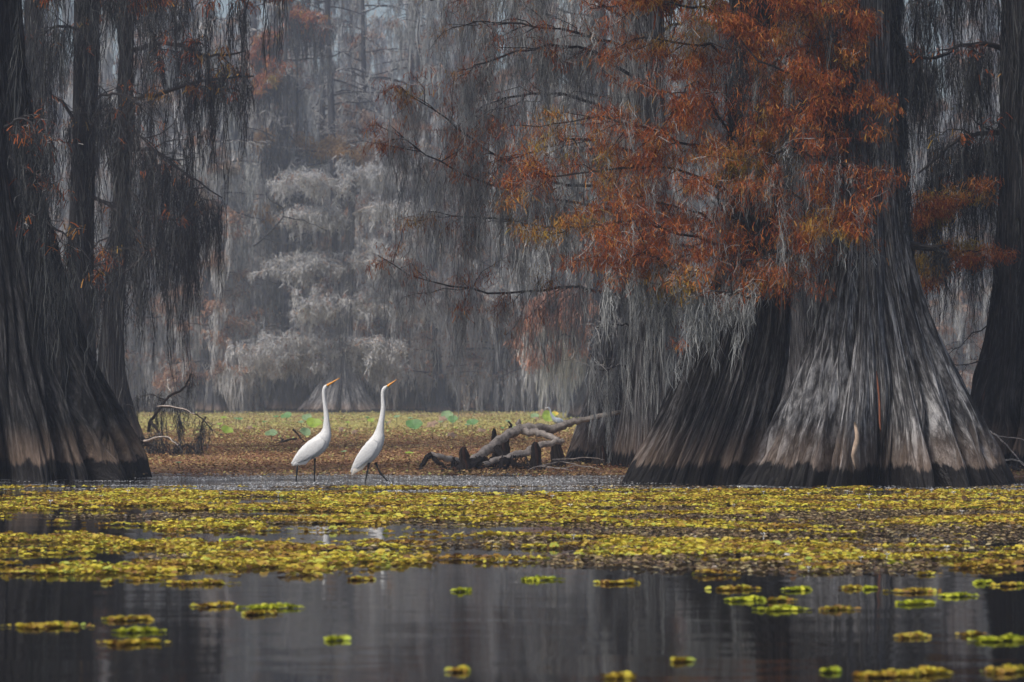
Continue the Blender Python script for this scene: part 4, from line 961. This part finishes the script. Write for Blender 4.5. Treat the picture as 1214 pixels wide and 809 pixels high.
    feathers(g,ps,[b_-a for a,b_ in zip(ps,pe)],[np.linalg.norm(b_-a) for a,b_ in zip(ps,pe)],9*u_,1); g.build('tail',M[matf],t,loc=t.location,smooth=True)
    for li,lg in enumerate(legs):
        dy=(-.022,.022)[li%2]; q=np.array([X(a,b_,dy) for a,b_ in lg]); g=Geo()
        qq=catmull(q,12) if len(q)>2 else np.linspace(q[0],q[-1],12); 
        rad=np.full(12,.0062); rad[:3]=[.012,.0095,.0072]; rad[6]=.0075
        if len(lg)>2: rad[5:8]=.0085
        tube(g,qq,rad,8); lo=g.build('leg',M['leg'],t,loc=t.location,smooth=True)
        g=Geo(); ft=qq[-1]
        for an in (-.5,0,.5,math.pi):
            v=np.array([math.cos(an),math.sin(an),-.25 if q[-1][2]>.02 else -.05]); tube(g,[ft,ft+v*.03,ft+v*.06+np.array([0,0,-.005])],[.004,.003,.0012],6)
        g.build('foot',M['leg'],lo,loc=t.location,smooth=True)
    return t
org=(330,430,5.393)
b1=dict(body=[(316,143,4,1.0),(308,149,10,.85),(300,158,13,.85),(293,174,12,.9),(291,200,11,.9),(293,235,11,.9),(299,280,13,.9),(306,330,16,.9),(309,385,20,.9),(308,430,27,.85),(298,470,42,.85),(268,515,56,.85),(225,550,60,.85),(178,580,50,.85),(135,610,33,.85),(105,635,17,.9),(85,650,7,1)],
        bill=((397,97),(312,148),8.5),eye=(309,150),eyeoff=9,tail0=(130,620),tail1=(84,655))
egret('left egret, white, standing upright with both legs straight and bill raised',org,b1,[[(132,636),(122,680),(115,770)],[(234,612),(232,680),(230,772)]],
  dict(line=[(292,490,22,34),(262,520,38,42),(215,555,44,44),(165,590,36,38),(120,625,22,24),(88,650,7,8)],f0=(250,560),f1=(170,570),tip=(170,640),fan=(-75,8),lat=42),ground_d(570),'great_egret')
b2=dict(body=[(702,148,4,1.0),(693,155,10,.85),(682,163,13,.85),(671,178,12,.9),(667,205,11,.9),(668,240,12,.9),(670,290,14,.9),(664,345,17,.9),(656,395,21,.9),(648,440,28,.85),(638,485,42,.85),(612,535,54,.85),(580,578,56,.85),(545,615,48,.85),(512,648,33,.85),(485,678,18,.9),(466,702,7,1)],
        bill=((760,108),(698,152),8),eye=(692,156),eyeoff=9,tail0=(500,665),tail1=(464,706))
egret('right egret, white with buff stained wing, striding with one leg forward and bill raised',org,b2,[[(580,640),(570,700),(556,775)],[(622,640),(648,700),(700,760)]],
  dict(line=[(628,500,22,34),(605,530,38,40),(570,575,44,42),(530,620,36,36),(495,665,22,24),(468,702,7,8)],f0=(600,590),f1=(540,580),tip=(535,672),fan=(-65,32),lat=40),ground_d(572),'great_egret',stained=True)
orgh=(620,470,13.49)
bh=dict(body=[(392,182,8,.9),(408,184,14,.85),(425,196,14,.9),(438,225,14,.9),(444,262,15,.9),(458,300,19,.9),(480,335,26,.9),(510,372,40,.85),(555,392,54,.85),(605,402,46,.85),(645,412,24,.9),(672,420,8,1)],
        bill=((345,190),(398,184),8),eye=(408,182),eyeoff=12,tail0=(630,410),tail1=(690,428))
M['pale']=M['pale_feather']
egret('small grey heron half hidden behind the fallen log',orgh,bh,[[(540,430),(540,520),(538,690)],[(575,430),(578,520),(580,690)]],
  dict(line=[(505,370,20,36),(545,385,38,42),(590,398,38,40),(640,412,18,22),(676,422,5,8)],f0=(560,410),f1=(590,400),tip=(640,430),fan=(40,-8),lat=42),50.0,'grey_heron','grey_feather',billm='pale')

# ------------------------------------------------------------------ air
m=bpy.data.materials.new('haze_air'); m.use_nodes=True; nt=m.node_tree; nt.nodes.clear()
out=nt.nodes.new('ShaderNodeOutputMaterial'); v=nt.nodes.new('ShaderNodeVolumePrincipled'); v.inputs['Color'].default_value=(.74,.81,.97,1); v.inputs['Density'].default_value=.0019; v.inputs['Anisotropy'].default_value=.2
nt.links.new(v.outputs[0],out.inputs['Volume'])
a,b_,c_,d_,e_,f_=-950,950,-650,1550,-1.2,28
V=[(x,y,z) for x in (a,b_) for y in (c_,d_) for z in (e_,f_)]
g=Geo(); g.add(V,[(0,1,3,2),(4,6,7,5),(0,4,5,1),(2,3,7,6),(0,2,6,4),(1,5,7,3)]); tag(g.build('haze',m),kind='stuff')

# ------------------------------------------------------------------ light, sky, camera
w=bpy.data.worlds.new('World'); sc.world=w; w.use_nodes=True; nt=w.node_tree; bg=nt.nodes['Background']
sky=nt.nodes.new('ShaderNodeTexSky'); sky.sky_type='NISHITA'; sky.sun_disc=False
EL,AZ=R(54),R(226)          # sun high behind the camera, to the left
sky.sun_elevation=EL; sky.sun_rotation=AZ; sky.dust_density=4; sky.air_density=1.2; sky.ozone_density=1.5
nt.links.new(sky.outputs[0],bg.inputs[0]); bg.inputs[1].default_value=.10
L=bpy.data.lights.new('sun','SUN'); L.energy=2.2; L.angle=R(10); L.color=(1,.965,.92)
lo=bpy.data.objects.new('sun',L); C.objects.link(lo)
sv=np.array([math.sin(AZ)*math.cos(EL),math.cos(AZ)*math.cos(EL),math.sin(EL)])
from mathutils import Vector
lo.rotation_euler=Vector(sv).to_track_quat('Z','Y').to_euler(); lo.location=(0,0,20)

cam=bpy.data.cameras.new('camera'); co=bpy.data.objects.new('camera',cam); C.objects.link(co); sc.camera=co
cam.sensor_width=36; cam.lens=F*36/1214; co.location=(0,0,H); co.rotation_euler=(R(90)+math.atan((HY-404.5)/F),0,0)
cam.clip_start=.1; cam.clip_end=3000
cam.dof.use_dof=True; cam.dof.focus_distance=25.3; cam.dof.aperture_fstop=6.3
vs=sc.view_settings; vs.view_transform='Standard'; vs.look='None'; vs.gamma=1; vs.exposure=.33; vs.use_curve_mapping=False
sc.render.engine='CYCLES'; cy=sc.cycles; cy.use_denoising=True; cy.max_bounces=6; cy.diffuse_bounces=2; cy.glossy_bounces=3; cy.transmission_bounces=3; cy.volume_bounces=1; cy.transparent_max_bounces=8
cy.use_adaptive_sampling=True; cy.adaptive_threshold=.02
